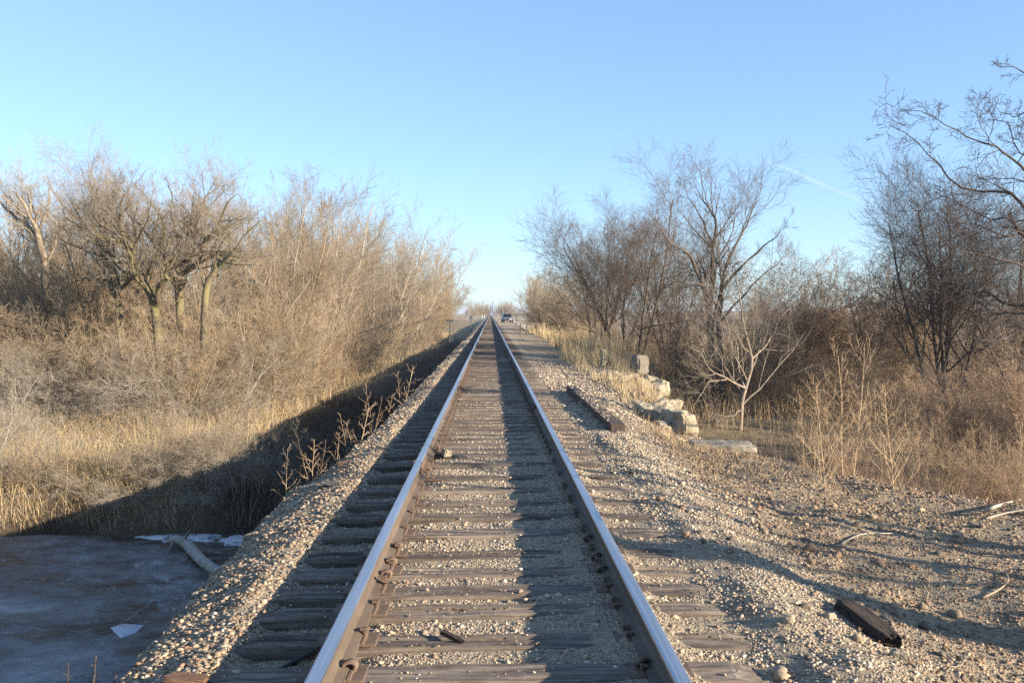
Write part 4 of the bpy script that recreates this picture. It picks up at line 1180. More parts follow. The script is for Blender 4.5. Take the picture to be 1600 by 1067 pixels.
scatter('apron_gravel', [
    (1.25, 2.3, 3.4, 7.0, 3600, 0.007, 0.026, ICO1, PAL, 0.05, 2.2),
    (1.25, 2.3, 7.0, 14.0, 1100, 0.013, 0.038, ICO1, PAL, 0.06, 1.9),
    (2.2, 4.6, 3.2, 7.5, 2000, 0.007, 0.03, ICO1, PALD, 0.2, 2.6),
    (2.2, 7.0, 7.5, 13.0, 520, 0.014, 0.045, ICO1, PALD, 0.2, 2.0),
    (1.3, 4.6, 3.2, 9.0, 12, 0.035, 0.085, ICO2, PALD, 0.1, 2.4),
    (1.25, 4.5, 13.0, 30.0, 150, 0.025, 0.07, ICO1, PAL, 0.1, 1.6)], 'mixed gravel and pebbles on the ground right of the track', 'gravel', 103)

# ------------------------------------------------------------------ grass
def blades(g, X, Y, Z, h, w, lean, cols, K=3):
    n = len(X)
    a = g.random(n) * 6.283
    dx, dy = np.cos(a), np.sin(a)
    b = g.random(n) * 6.283
    wx, wy = np.cos(b) * w / 2, np.sin(b) * w / 2
    V = []
    for j in range(K + 1):
        t = j / K
        off = lean * h * t ** 1.8
        cx = X + dx * off; cyy = Y + dy * off; cz = Z + h * t * (1 - 0.35 * (lean * t) ** 2) - 0.03 * (j == 0)
        k = (1 - t) ** 0.6 if j < K else 0.05
        V.append(np.stack([cx - wx * k, cyy - wy * k, cz], 1)); V.append(np.stack([cx + wx * k, cyy + wy * k, cz], 1))
    V = np.stack(V, 1)
    m = 2 * (K + 1)
    q = np.array([(2 * j, 2 * j + 1, 2 * j + 3, 2 * j + 2) for j in range(K)])
    Q = (q[None] + (np.arange(n) * m)[:, None, None]).reshape(-1, 4)
    c = np.array(cols)[g.integers(0, len(cols), n)] * g.uniform(0.75, 1.2, (n, 1))
    return V.reshape(-1, 3), Q, np.repeat(c, m, 0)

STRAW = [(0.493, 0.374, 0.204), (0.414, 0.304, 0.162), (0.563, 0.444, 0.264), (0.334, 0.235, 0.128)]
BROWN2 = [(0.20, 0.14, 0.09), (0.15, 0.105, 0.07), (0.26, 0.18, 0.115)]  # darker brown, painting in the shade of the brush behind the saplings
SHADEG = [(0.09, 0.065, 0.04), (0.065, 0.045, 0.03), (0.12, 0.085, 0.055)]  # grass colours darkened to paint in the shade below the embankment
BROWN = [(0.32, 0.22, 0.12), (0.26, 0.18, 0.10), (0.40, 0.29, 0.16), (0.22, 0.15, 0.09)]
def grass(name, zones, label, seed):
    g = np.random.default_rng(seed)
    Vs, Qs, Cs = [], [], []; n = 0
    for (x0, x1, y0, y1, cnt, h0, h1, w, lean, cols, test) in zones:
        X = g.uniform(x0, x1, cnt); Y = g.uniform(y0, y1, cnt)
        k = fnoise(X, Y, 0.5) + 0.5 * vnoise(X, Y, 2.5) > g.uniform(-0.9, 0.4, cnt)
        if test: k &= test(X, Y)
        X, Y = X[k], Y[k]
        Z = ground_z(X, Y)
        hh = g.uniform(h0, h1, len(X)) * np.clip(0.8 + 1.1 * vnoise(X, Y, 0.7) + 0.7 * vnoise(X, Y, 2.2), 0.25, 1.6)
        v, q, c = blades(g, X, Y, Z, hh, w, g.uniform(0.05, lean, len(X)), cols)
        Vs.append(v); Qs.append(q + n); Cs.append(c); n += len(v)
    me = mesh_np(name, np.concatenate(Vs), np.concatenate(Qs), M['grass'], False, np.concatenate(Cs))
    tag(link(name, me), label, 'grass', kind='stuff')
above = lambda X, Y: ground_z(X, Y) > WATER_Z + 0.06
grass('meadow_grass', [
    (-24, -6.0, 16.2, 21, 60000, 0.35, 0.95, 0.008, 1.7, STRAW, above),
    (-28, -5.8, 21, 30, 55000, 0.4, 1.0, 0.011, 1.5, STRAW, above),
    (-6.2, -2.6, 16.2, 34, 9000, 0.3, 0.8, 0.012, 1.2, SHADEG, above),
    (-30, -5.5, 30, 60, 26000, 0.5, 1.0, 0.022, 0.7, STRAW, above),
    (-14, -5.2, 60, 130, 14000, 0.5, 1.0, 0.035, 0.6, STRAW, above),
    (-22, -3.0, 16.0, 17.6, 9000, 0.4, 0.8, 0.010, 1.3, BROWN, above)], 'long dry straw grass of the meadow between the frozen river and the scrub', 201)
offR = lambda X, Y: X > edge_right(Y) + 0.1
grass('lowland_grass', [
    (3.5, 22, 12.5, 24, 15000, 0.2, 0.55, 0.010, 1.2, BROWN2, offR),
    (3.5, 30, 24, 45, 26000, 0.4, 0.9, 0.018, 0.7, BROWN, offR),
    (3.0, 30, 45, 110, 16000, 0.4, 0.9, 0.03, 0.6, STRAW, offR),
    (22, 70, 30, 110, 9000, 0.4, 0.9, 0.05, 0.6, BROWN, offR)], 'brown dead grass of the low ground under the right-hand trees', 202)
grass('bank_weeds', [
    (3.4, 12, 8.4, 12.5, 12000, 0.15, 0.55, 0.005, 0.6, BROWN2, lambda X, Y: (X > edge_right(Y) - 0.15) & (fnoise(X, Y, 0.9) > -0.1)),
    (4.6, 12, 8.2, 11.5, 700, 0.6, 1.2, 0.006, 0.35, BROWN, lambda X, Y: X > edge_right(Y) + 0.1),
    (2.3, 4.2, 9.5, 14.5, 2600, 0.05, 0.16, 0.006, 1.4, BROWN, None)], 'dense dry weeds along the edge of the right-hand gravel', 203)
def tuft(X, Y):
    return (X > 1.9 + 0.02 * Y) & (X < edge_right(Y) + 0.3) & (fnoise(X, Y, 0.45) > -0.15)
grass('trackside_grass', [
    (2.2, 4.6, 16, 24, 6000, 0.15, 0.5, 0.008, 0.9, STRAW, lambda X, Y: (X < edge_right(Y)) & (X > 2.6 + 0.5 * vnoise(X, Y, 0.5))),
    (2.6, 6.0, 24, 34, 9000, 0.3, 0.75, 0.012, 0.6, STRAW, tuft),
    (2.9, 7.0, 30, 48, 9000, 0.5, 1.25, 0.016, 0.25, STRAW, lambda X, Y: X > 3.2),
    (3.2, 8.0, 48, 90, 6000, 0.4, 1.0, 0.03, 0.4, STRAW, lambda X, Y: X > 3.6)], 'pale straw grass tufts around the stone ruins beside the track', 204)

# leaf litter and twigs on the right gravel
g = np.random.default_rng(77)
X = g.uniform(1.6, 6.0, 5200); Y = g.uniform(3.6, 12.5, 5200)
k = (vnoise(X, Y, 1.1) > -0.1) & (X < edge_right(Y)) & (X > 1.9 + 0.3 * g.random(5200))
C = np.stack([X[k], Y[k], ground_z(X[k], Y[k]) + 0.016], 1)
me = leaf_mesh(g, C, 0.03, [(0.22, 0.14, 0.08), (0.30, 0.19, 0.10), (0.15, 0.10, 0.065), (0.38, 0.27, 0.16)])
tag(link('leaf_litter', me), 'scraps of dead leaves and bark on the right-hand gravel', 'litter', kind='stuff')
g = np.random.default_rng(78)
n = 260
X = g.uniform(1.7, 5.6, n); Y = g.uniform(3.6, 12, n); k = X < edge_right(Y); X, Y = X[k], Y[k]; n = len(X)
pos = np.stack([X, Y, ground_z(X, Y) + 0.012], 1)
a = g.random(n) * 6.283
P, Rr = walk(g, pos, np.stack([np.cos(a), np.sin(a), np.zeros(n)], 1), g.uniform(0.06, 0.35, n), g.uniform(0.0015, 0.004, n), 5, 0.12, 0.0, 0.5)
P[..., 2] = ground_z(P[..., 0], P[..., 1]) + 0.014
V, Q = tubes(P, Rr, 4)
tag(link('fallen_twigs', mesh_np('fallen_twigs', V, Q, M['tan_bark'])), 'fallen twigs scattered over the right-hand gravel', 'twigs', kind='stuff')

# ------------------------------------------------------------------ single objects
def single(name, me, loc, rot, label, cat, group=None):
    o = link(name, me); o.location = loc; o.rotation_euler = rot
    return tag(o, label, cat, group)

# rusty beam lying along the track
bm = bmesh.new()
bmesh.ops.create_cube(bm, size=1.0)
bmesh.ops.transform(bm, matrix=Matrix.Diagonal((0.215, 6.4, 0.26, 1)), verts=bm.verts[:])
bmesh.ops.bevel(bm, geom=bm.edges[:], offset=0.012, segments=2, affect='EDGES')
bmesh.ops.subdivide_edges(bm, edges=[e for e in bm.edges if abs(e.verts[0].co.y - e.verts[1].co.y) > 1], cuts=30)
for v in bm.verts:
    q = mnoise.noise_vector(Vector((v.co.x * 5, v.co.y * 2.2, v.co.z * 5)))
    v.co += q * 0.010
single('beam', bm_mesh('beam', bm, M['dark_rust']), (1.74, 15.3, -0.02), (0, 0, R(0.5)), 'long rust-brown beam lying beside the right ends of the ties', 'beam')

g = np.random.default_rng(55)
n = 240
Yb = 12.2 + 6.2 * g.random(n) ** 0.7; Xb = 1.74 + g.uniform(-0.09, 0.09, n)
v, f, c = pebble_set(g, Xb, Yb, np.full(n, 0.108), g.uniform(0.012, 0.04, n), ICO1, PAL)
tag(link('beam_gravel', mesh_np('beam_gravel', v, f, M['pebble'], True, c)), 'gravel lying on top of the long beam', 'gravel', kind='stuff')

# old abutment blocks
def block(px, py, Y, d, seed, rz, label, mat='stone', amp=0.06, name='stone_block', zb=None):
    w = atd(px, py, Y)
    me = rough_block(*d, seed, amp, 11, 2.4, M[mat], name)
    z = (w.z - d[2]) if zb is None else zb
    return single(name, me, (w.x, w.y, z), (R(seed % 3 - 1), R((seed * 7) % 5 - 2), R(rz)), label, 'stone block', 'blocks of the old stone abutment')
block(1000, 555, 23.2, (0.36, 0.42, 0.5), 31, 14, 'upright pale stone block standing highest on the ruined abutment', 'concrete', 0.04)
block(1012, 590, 21.0, (0.8, 1.2, 0.42), 2, 8, 'large pale cracked stone block below the upright one', 'stone', 0.12)
block(975, 586, 22.0, (0.9, 1.0, 0.42), 3, -6, 'broad pale stone block at the left end of the abutment, half under straw grass', 'stone', 0.08)
block(1012, 614, 20.4, (0.7, 1.1, 0.62), 4, 5, 'lower course block under the large cracked one', 'stone', 0.08)
block(990, 612, 19.2, (0.7, 0.9, 0.45), 6, 10, 'pale block in front of the large cracked one, sunk in gravel', 'stone', 0.07)
block(955, 590, 22.8, (0.8, 0.9, 0.4), 15, -4, 'low pale block almost buried in straw grass left of the big cracked one', 'stone', 0.1)
block(1034, 624, 18.6, (0.5, 0.9, 0.6), 16, 22, 'broken cream block stepping down between the lower course and the mossy block', 'stone', 0.12)
block(1010, 632, 17.4, (0.8, 0.9, 0.4), 17, 12, 'grey block sunk in gravel behind the long beam', 'stone', 0.1)
block(1064, 640, 15.6, (0.34, 0.8, 0.85), 5, 18, 'pale stone block with a crumbling end face beside the concrete slab', 'stone', 0.08)
block(1034, 641, 16.2, (0.46, 0.8, 0.6), 7, 24, 'grey mossy stone block left of the crumbling one', 'concrete', 0.06)
block(943, 546, 28.0, (0.17, 0.2, 0.5), 8, 10, 'small pale stone standing alone in straw grass left of the abutment', 'stone', 0.04)
gr = np.random.default_rng(44)
RUB = [rough_block(0.3, 0.24, 0.2, 60 + i, 0.05, 6, 5.0, M['stone'], 'stone') for i in range(4)]
for i in range(26):
    Y = gr.uniform(14.2, 23.5); X = float(edge_right(Y)) + gr.uniform(-0.75, 0.25)
    k = gr.uniform(0.4, 1.3)
    o = single('stone', RUB[i % 4], (X, Y, gz(X, Y) - 0.05 * k), (gr.normal(0, .3), gr.normal(0, .3), gr.random() * 6), 'piece of broken stone rubble around the ruined abutment', 'stone', 'rubble round the abutment')
    o.scale = (k, k, k)
w = at(1128, 680, -0.2)
sl = rough_block(1.0, 0.6, 0.12, 9, 0.03, 11, 2.0, M['concrete'], 'concrete_slab')
single('concrete_slab', sl, (w.x, w.y, -0.42), (R(1), R(2), R(-4)), 'flat grey concrete slab lying at the edge of the drop before the whitish tree', 'slab')
w = atd(672, 592, 23.5)
single('timber', rough_block(0.7, 0.28, 0.2, 12, 0.02, 9, 3.0, M['dark_wood'], 'timber'), (w.x - 0.05, w.y, -0.32), (0, R(4), R(6)), 'dark timber end sticking out of the left gravel shoulder', 'timber')

# broken wood pieces
def wood_piece(name, L, w_, h_, mat, seed, jag=0.25):
    bm = bmesh.new()
    bmesh.ops.create_cube(bm, size=1.0)
    bmesh.ops.subdivide_edges(bm, edges=bm.edges[:], cuts=8, use_grid_fill=True)
    for v in bm.verts:
        u = v.co.copy()
        endf = max(0.0, (abs(u.x) - 0.3) / 0.2)
        q = mnoise.noise_vector(Vector((u.x * 2 + seed, u.y * 3 + seed * 3, u.z * 3)))
        j = mnoise.noise(Vector((seed * 9.0, u.y * 7, u.z * 7 + math.copysign(5, u.x))))
        v.co = Vector((u.x * L * (1 + jag * endf * j), u.y * w_ * (1 - 0.35 * endf * abs(j)), u.z * h_ * (1 - 0.4 * endf * abs(j)))) + q * 0.10 * min(w_, h_)
        v.co.z += h_ / 2
    return bm_mesh(name, bm, M[mat], False)
w = gat(1352, 982)
single('wood_chunk', wood_piece('wood_chunk', 0.56, 0.125, 0.09, 'dark_wood', 3), (w.x, w.y, gz(w.x, w.y) - 0.01), (R(8), 0, R(91)), 'dark broken piece of tie lying on the right-hand gravel', 'wood chunk')
w = at(706, 999, 0.0)
single('bark_sliver', wood_piece('bark_sliver', 0.13, 0.03, 0.02, 'dark_wood', 5, 0.6), (w.x, w.y, 0.006), (0, R(-8), R(140)), 'small black bark sliver lying on a tie near the bottom', 'bark')
w = at(552, 772, -0.1)
single('tie_stub', wood_piece('tie_stub', 0.62, 0.2, 0.09, 'post_wood', 7), (w.x, w.y, -0.12), (0, R(6), R(-24)), 'grey broken tie end jutting onto the left gravel below the saplings', 'tie stub')
w = at(568, 729, -0.1)
single('rusty_wood', wood_piece('rusty_wood', 0.5, 0.28, 0.07, 'red_wood', 9, 0.5), (w.x, w.y, -0.12), (R(5), 0, R(20)), 'splintered red-brown wood lying on the left gravel shoulder', 'wood')
w = at(583, 737, -0.1)
single('board', wood_piece('board', 0.42, 0.06, 0.03, 'red_wood', 11, 0.3), (w.x, w.y, -0.07), (0, R(-9), R(38)), 'narrow splintered board leaning across the red-brown wood', 'board')
w = gat(290, 1070)
single('rotten_board', wood_piece('rotten_board', 0.17, 0.09, 0.04, 'red_wood', 13, 0.4), (w.x, w.y, gz(w.x, w.y)), (0, 0, R(-8)), 'orange-brown rotten board in the pebbles at the bottom edge', 'board')
# stone lying on a tie, large pebbles that stand out
def stone(px, py, z, s, seed, label):
    w = at(px, py, 0.0) if z == 0.0 else gat(px, py)
    z = w.z
    me = rough_block(s * 1.2, s, s * 0.8, seed, s * 0.12, 6, 3.0 / max(s, .05) * 0.3, M['stone'], 'stone')
    single('stone', me, (w.x, w.y, z - 0.012), (R(10), R(-6), R(seed * 40)), label, 'stone')
stone(697, 711, 0.0, 0.11, 21, 'pale fist-sized stone lying alone between the rails, throwing a shadow')
stone(1405, 1030, gz(2.6, 4.9), 0.07, 22, 'blue-grey stone on the gravel below the dark broken piece of tie')
stone(1296, 968, gz(2.2, 5.4), 0.06, 23, 'pale stone on the gravel left of the dark broken piece of tie')
stone(1233, 970, gz(2.0, 5.4), 0.055, 24, 'pale stone at the right end of the ties, left of another pale stone')

# cable under the left rail
def cable():
    pts = [at(375, 1078, -0.14), at(405, 1062, -0.10), at(440, 1045, -0.07), at(478, 1024, -0.035), at(520, 1010, -0.03)]
    P, r = spline([(p.x, p.y, p.z, 0.013) for p in pts], 30)
    V, Q = tubes(P[None], r[None], 10)
    tag(link('cable', mesh_np('cable', V, [Q, np.arange(10)[None, ::-1], (len(V) - 10 + np.arange(10))[None]], M['rubber'])), 'black cable running under the left rail at the bottom edge', 'cable')
cable()

# sticks on the right
def stick(pts, r0, label, mat='grey_bark'):
    q = [gat(x, y) + Vector((0, 0, r0 + 0.5 * (z + 0.3))) for x, y, z in pts]
    P, r = spline([(p.x, p.y, p.z, r0 * (1 - 0.5 * i / len(q))) for i, p in enumerate(q)], 16)
    V, Q = tubes(P[None], r[None], 7)
    tag(link('stick', mesh_np('stick', V, [Q, np.arange(7)[None, ::-1], (len(V) - 7 + np.arange(7))[None]], M[mat])), label, 'stick')
stick([(1535, 806, -0.27), (1560, 797, -0.24), (1596, 786, -0.2)], 0.02, 'pale thick stick on the gravel by the weeds at the right edge')
stick([(1540, 812, -0.3), (1570, 805, -0.28), (1605, 799, -0.28)], 0.012, 'thin stick just below the pale thick stick at the right edge')
stick([(1310, 856, -0.28), (1330, 845, -0.27), (1350, 838, -0.27), (1395, 836, -0.28)], 0.008, 'thin bent stick on the gravel in the middle of the right side')
stick([(1535, 935, -0.3), (1560, 925, -0.28), (1575, 912, -0.26), (1570, 895, -0.26)], 0.007, 'thin curved stick low at the right edge', 'sap_bark')

# river: log, snow, ice pane
def river_log():
    o = empty('log', (0, 0, 0)); 
    pts = [(262, 846, .04, -2.46), (275, 842, .07, -2.42), (292, 850, .09, -2.47), (312, 872, .09, -2.48), (333, 888, .08, -2.40), (352, 896, .07, -2.38)]
    q = [(*at(x, y, z)[:], r) for x, y, r, z in pts]
    P, r = spline(q, 18)
    base = q[2]
    o.location = (base[0], base[1], -2.6)
    o_ = np.array([base[0], base[1], -2.6])
    V, Q = tubes((P - o_)[None], r[None], 10)
    link('trunk', mesh_np('trunk', V, [Q, np.arange(10)[None, ::-1], (len(V) - 10 + np.arange(10))[None]], M['log_bark']), o)
    rg = np.random.default_rng(5)
    Pb, Rb = grow(rg, (P - o_)[None], r[None], 4, (0.05, 0.5), (60, 10), (0.25, 0.4), 4, 0.2, 0.02, 0.35)
    V, Q = tubes(Pb, Rb, 6)
    link('branch_stubs', mesh_np('branch_stubs', V, Q, M['log_bark']), o)
    tag(o, 'grey fallen log frozen into the ice at the foot of the gravel bank', 'log')
river_log()
def patch(name, px, z, mat, label, cat, th=0.02, seed=0, rag=0.7):
    pts = [at(x, y, z) for x, y in px]
    c = sum(pts, Vector()) / len(pts)
    n = len(pts); m = 16 * n
    ring = []
    g = np.random.default_rng(seed)
    for k in range(m):
        i, f = divmod(k, 16); a, b = pts[i], pts[(i + 1) % n]
        p = a.lerp(b, f / 16)
        d = (p - c); p = c + d * (1 + rag * (vnoise(k * 0.16 + seed * 20, 0.0, 1.0) + 0.7 * vnoise(k * 0.45 + seed * 20, 3.0, 1.0) + 0.5 * vnoise(k * 1.1 + seed * 20, 7.0, 1.0)))
        ring.append(p)
    V = [p - c for p in ring] + [(p - c) * 0.86 + Vector((0, 0, th)) for p in ring] + [Vector((0, 0, th * 1.15))]
    V = np.array([v[:] for v in V])
    k = np.arange(m); k1 = (k + 1) % m
    Q = np.stack([k, k1, k1 + m, k + m], 1)
    T = np.stack([k + m, k1 + m, np.full(m, 2 * m)], 1)
    me = mesh_np(name, V, [Q, T], M[mat], True)
    single(name, me, c, (0, 0, 0), label, cat)
Z0 = WATER_Z + 0.003
patch('snow_patch', [(222, 840), (262, 834), (318, 832), (345, 837), (322, 844), (290, 847), (250, 846)], Z0, 'snow', 'long white snow patch on the ice behind the fallen log', 'snow', 0.03, 1)
patch('snow_patch', [(345, 846), (365, 838), (388, 836), (392, 846), (378, 853), (350, 852)], Z0, 'snow', 'small white snow patch between the long one and the gravel bank', 'snow', 0.03, 2)
M['pane'] = flat_mat('thin_ice', (0.34, 0.36, 0.39), (0.46, 0.48, 0.52), 4, 0.4, 0, 0.1)
patch('ice_pane', [(172, 980), (195, 974), (225, 976), (212, 988), (188, 997)], Z0, 'pane', 'thin broken pane of ice lying on the frozen river', 'ice pane', 0.012, 4, 0.12)
def ragged(m, lo, hi, sc):
    nt = m.node_tree; b = nt.nodes['Principled BSDF']
    nt.links.new(ramp(nt, noise_n(nt, geo_pos(nt), sc, 6, 0.7), [(lo, (0, 0, 0)), (hi, (0.92, 0.92, 0.92))]), b.inputs['Alpha'])
ragged(M['snow'], 0.36, 0.52, 2.6)
M['frost'] = flat_mat('frosted_ice', (0.20, 0.185, 0.17), (0.36, 0.335, 0.31), 3.5, 0.6, 0, 0.2)
ragged(M['frost'], 0.40, 0.62, 1.7)
patch('frost_patch', [(205, 865), (245, 855), (290, 862), (300, 885), (306, 915), (285, 945), (262, 955), (235, 930), (205, 900)], Z0 - 0.001, 'frost', 'broad frosted pale area of the ice beside the fallen log', 'frost', 0.004, 5, 0.5)
patch('frost_patch', [(-10, 1036), (60, 1034), (130, 1032), (190, 1028), (180, 1052), (160, 1090), (-30, 1095)], Z0 - 0.001, 'frost', 'pale frosted strip of ice along the bottom edge of the picture', 'frost', 0.004, 6, 0.2)

# ------------------------------------------------------------------ signs, fence, car, tower
def cyl(bm, a, b, r, seg=8):
    a, b = Vector(a), Vector(b)
    d = b - a
    res = bmesh.ops.create_cone(bm, cap_ends=True, segments=seg, radius1=r, radius2=r, depth=d.length)
    bmesh.ops.transform(bm, matrix=Matrix.Translation((a + b) / 2) @ d.to_track_quat('Z', 'Y').to_matrix().to_4x4(), verts=res['verts'])

def sign(px, py_top, Y, w_, h_, label, brace=False):
    p = atd(px, py_top, Y); g = gz(p.x, p.y)
    o = empty('track_sign', (p.x, p.y, g))
    H = p.z - g
    bm = bmesh.new(); add_box(bm, (0, 0, H / 2 - 0.15), (0.10, 0.09, H + 0.3), 0.01)
    if brace: cyl(bm, (0.06, 0.05, 0.1), (0.34, 0.1, H - 0.25), 0.025)
    link('post', bm_mesh('post', bm, M['grey_paint']), o)
    bm = bmesh.new(); add_box(bm, (0, -0.07, H - h_ / 2), (w_, 0.03, h_), 0.006)
    for u in (-0.3, 0.3): cyl(bm, (u * w_, -0.095, H - h_ / 2), (u * w_, -0.04, H - h_ / 2), 0.012, 6)
    link('board', bm_mesh('board', bm, M['grey_paint']), o)
    tag(o, label, 'sign')
sign(703, 499, 66, 0.60, 0.20, 'T-shaped grey track sign with a narrow board on the left bank', True)
sign(736, 494, 128, 0.5, 0.42, 'small dark sign on a thin post far along the left bank')
sign(807, 491, 118, 0.26, 0.30, 'small dark sign on a thin post behind the fence on the right')

def fence():
    Y = 68
    p = atd(813, 526, Y)
    o = empty('fence', (p.x, p.y, gz(p.x, p.y)))
    g0 = o.location.z
    z1 = atd(813, 505, Y).z - g0
    for px in (813, 823, 838, 855):
        q = atd(px, 526, Y + (px - 813) * 0.08)
        gg = gz(q.x, q.y) - g0
        bm = bmesh.new(); add_box(bm, (q.x - p.x, q.y - p.y, (z1 + gg) / 2 - 0.1), (0.11, 0.11, z1 - gg + 0.2), 0.012)
        link('post', bm_mesh('post', bm, M['post_wood']), o)
    for (xa, xb, dz) in ((817, 838, -0.05), (838, 872, -0.12)):
        a, b = atd(xa, 507, Y + (xa - 813) * 0.08), atd(xb, 508, Y + (xb - 813) * 0.08)
        bm = bmesh.new(); cyl(bm, (a.x - p.x, a.y - p.y + 0.1, z1 + dz), (b.x - p.x, b.y - p.y + 0.1, z1 + dz), 0.05)
        link('rail_bar', bm_mesh('rail_bar', bm, M['post_wood']), o)
    tag(o, 'dark wooden fence with thin posts and a top bar right of the track', 'fence')
fence()

def car():
    p = atd(792.5, 508, 166)
    o = empty('parked_car', (p.x, p.y, gz(p.x, p.y) + 0.03), R(6))
    tag(o, 'dark grey sport utility car with dark windows parked beside the track', 'car')
    W = 1.82
    # body: side outline (y along the car, z up), nose toward the camera (-Y)
    out = [(-2.25, 0.35), (-2.30, 0.62), (-2.22, 0.86), (-1.25, 1.02), (-0.55, 1.58), (-0.3, 1.68), (1.35, 1.70), (1.95, 1.52), (2.25, 0.98), (2.28, 0.5), (2.2, 0.33)]
    bm = bmesh.new()
    n = len(out)
    def width(z): return W / 2 * (1 - 0.20 * max(0, (z - 0.95)) / 0.75)
    L = [bm.verts.new((-width(z), y, z)) for y, z in out]
    Rt = [bm.verts.new((width(z), y, z)) for y, z in out]
    bm.faces.new(L[::-1]); bm.faces.new(Rt)
    for i in range(n):
        j = (i + 1) % n
        bm.faces.new((L[i], L[j], Rt[j], Rt[i]))
    bmesh.ops.recalc_face_normals(bm, faces=bm.faces[:])
    bmesh.ops.bevel(bm, geom=bm.edges[:], offset=0.05, segments=2, affect='EDGES')
    link('body', bm_mesh('body', bm, M['car_paint'], True), o)
    def pane(name, pts, mat):
        bm = bmesh.new(); bm.faces.new([bm.verts.new(q) for q in pts])
        bmesh.ops.solidify(bm, geom=bm.faces[:], thickness=0.02)
        return link(name, bm_mesh(name, bm, M[mat]), o)
    pane('windshield', [(-0.74, -1.20, 1.075), (0.74, -1.20, 1.075), (0.64, -0.58, 1.585), (-0.64, -0.58, 1.585)], 'car_glass')
    for s in (-1, 1):
        pane('side_window', [(s * 0.91, -0.95, 1.05), (s * 0.91, 1.75, 1.05), (s * 0.80, 1.6, 1.52), (s * 0.79, -0.45, 1.55)], 'car_glass')
        bm = bmesh.new(); add_box(bm, (s * 0.66, -2.28, 0.76), (0.34, 0.10, 0.16), 0.03); link('headlight', bm_mesh('headlight', bm, M['lamp']), o)
        bm = bmesh.new(); add_box(bm, (s * 1.0, -0.75, 1.08), (0.18, 0.10, 0.13), 0.03); link('mirror', bm_mesh('mirror', bm, M['car_trim']), o)
        for yy in (-1.42, 1.42):
            bm = bmesh.new()
            r = bmesh.ops.create_cone(bm, cap_ends=True, segments=24, radius1=0.35, radius2=0.35, depth=0.22)
            bmesh.ops.transform(bm, matrix=Matrix.Translation((s * 0.82, yy, 0.35)) @ Matrix.Rotation(R(90), 4, 'Y'), verts=r['verts'])
            wv = link('wheel', bm_mesh('wheel', bm, M['rubber']), o)
            bm = bmesh.new()
            r = bmesh.ops.create_cone(bm, cap_ends=True, segments=18, radius1=0.21, radius2=0.19, depth=0.03)
            bmesh.ops.transform(bm, matrix=Matrix.Translation((s * 0.945, yy, 0.35)) @ Matrix.Rotation(R(90), 4, 'Y'), verts=r['verts'])
            link('rim', bm_mesh('rim', bm, M['grey_paint']), wv)
    bm = bmesh.new(); add_box(bm, (0, -2.32, 0.46), (1.6, 0.12, 0.2), 0.04); link('bumper', bm_mesh('bumper', bm, M['car_trim']), o)
    bm = bmesh.new(); add_box(bm, (0, -2.31, 0.76), (0.9, 0.06, 0.15), 0.02); link('grille', bm_mesh('grille', bm, M['car_trim']), o)
car()

def tower():
    Y = 1500
    p = atd(767.5, 490, Y)
    o = empty('grain_elevator', (p.x, p.y, gz(p.x, p.y)))
    tag(o, 'far hazy blue grain elevator tower at the end of the track', 'grain elevator')
    bm = bmesh.new(); cyl(bm, (0, 0, 0), (0, 0, 15), 2.2, 20); cyl(bm, (0, 0, 15), (0, 0, 16.2), 1.2, 16); link('bin', bm_mesh('bin', bm, M['elevator']), o)
    bm = bmesh.new(); add_box(bm, (2.6, 0, 10.5), (1.6, 1.6, 21), 0.1); link('leg', bm_mesh('leg', bm, M['elevator']), o)
    bm = bmesh.new(); add_box(bm, (2.9, 0, 21.8), (3.0, 2.4, 2.2), 0.3); link('head_house', bm_mesh('head_house', bm, M['elevator']), o)
    bm = bmesh.new(); cyl(bm, (2.6, 0, 21), (0, 0, 16), 0.35); link('spout', bm_mesh('spout', bm, M['elevator']), o)
tower()
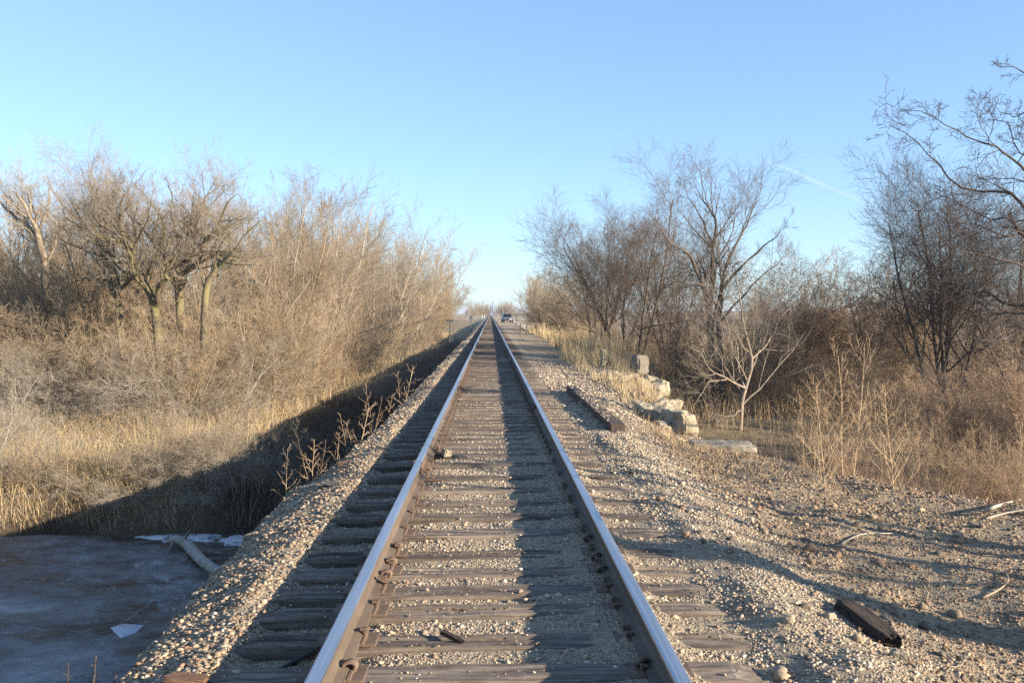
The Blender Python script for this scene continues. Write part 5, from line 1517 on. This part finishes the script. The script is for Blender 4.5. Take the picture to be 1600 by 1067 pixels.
for (px, lab) in ((753.5, 'white marker post left of the track at the crossing road'), (757, 'white marker post just right of the other one at the crossing road')):
    p = atd(px, 492, 316); g0 = gz(p.x, p.y)
    bm = bmesh.new(); add_box(bm, (0, 0, 0.75), (0.14, 0.10, 1.5), 0.02); add_box(bm, (0, 0, 1.45), (0.18, 0.14, 0.10), 0.02)
    single('marker_post', bm_mesh('marker_post', bm, M['white_paint']), (p.x, p.y, g0), (0, 0, 0), lab, 'post')

# thin contrails high in the sky
def contrail(pts, r0, label, fac):
    m, nt, b = new_mat('contrail_vapour')
    b.inputs['Base Color'].default_value = (0.9, 0.9, 0.9, 1)
    b.inputs['Roughness'].default_value = 1.0
    b.inputs['Alpha'].default_value = fac
    q = [EYE + ray(x, y).normalized() * 18000 for x, y in pts]
    P, r = spline([(p.x, p.y, p.z, r0 * (0.5 + 0.5 * math.sin(math.pi * (i + 0.3) / (len(q) - 0.4)))) for i, p in enumerate(q)], 24)
    V, Q = tubes(P[None], r[None], 10)
    tag(link('contrail', mesh_np('contrail', V, Q, m)), label, 'contrail')
contrail([(1195, 252), (1240, 268), (1280, 287), (1310, 300), (1342, 313)], 26, 'thin white contrail sloping down to the right over the right-hand trees', 0.11)
contrail([(1228, 320), (1262, 310), (1292, 299), (1345, 285), (1385, 272)], 34, 'fainter wide contrail rising to the right across the thin one', 0.06)

# thin winter air
bm = bmesh.new()
add_box(bm, (0, 0, 0), (1.0, 1.0, 1.0))
hm = bpy.data.materials.new('haze_air'); hm.use_nodes = True
hn = hm.node_tree; hn.nodes.clear()
pv = hn.nodes.new('ShaderNodeVolumePrincipled')
pv.inputs['Color'].default_value = (0.80, 0.88, 1.0, 1)
pv.inputs['Density'].default_value = 0.00025
pv.inputs['Anisotropy'].default_value = 0.2
ho = hn.nodes.new('ShaderNodeOutputMaterial')
hn.links.new(pv.outputs[0], ho.inputs['Volume'])
hz = link('haze', bm_mesh('haze', bm, hm))
hz.location = (0, 4350, 11.0); hz.scale = (8600, 9700, 30.0)
tag(hz, kind='stuff')
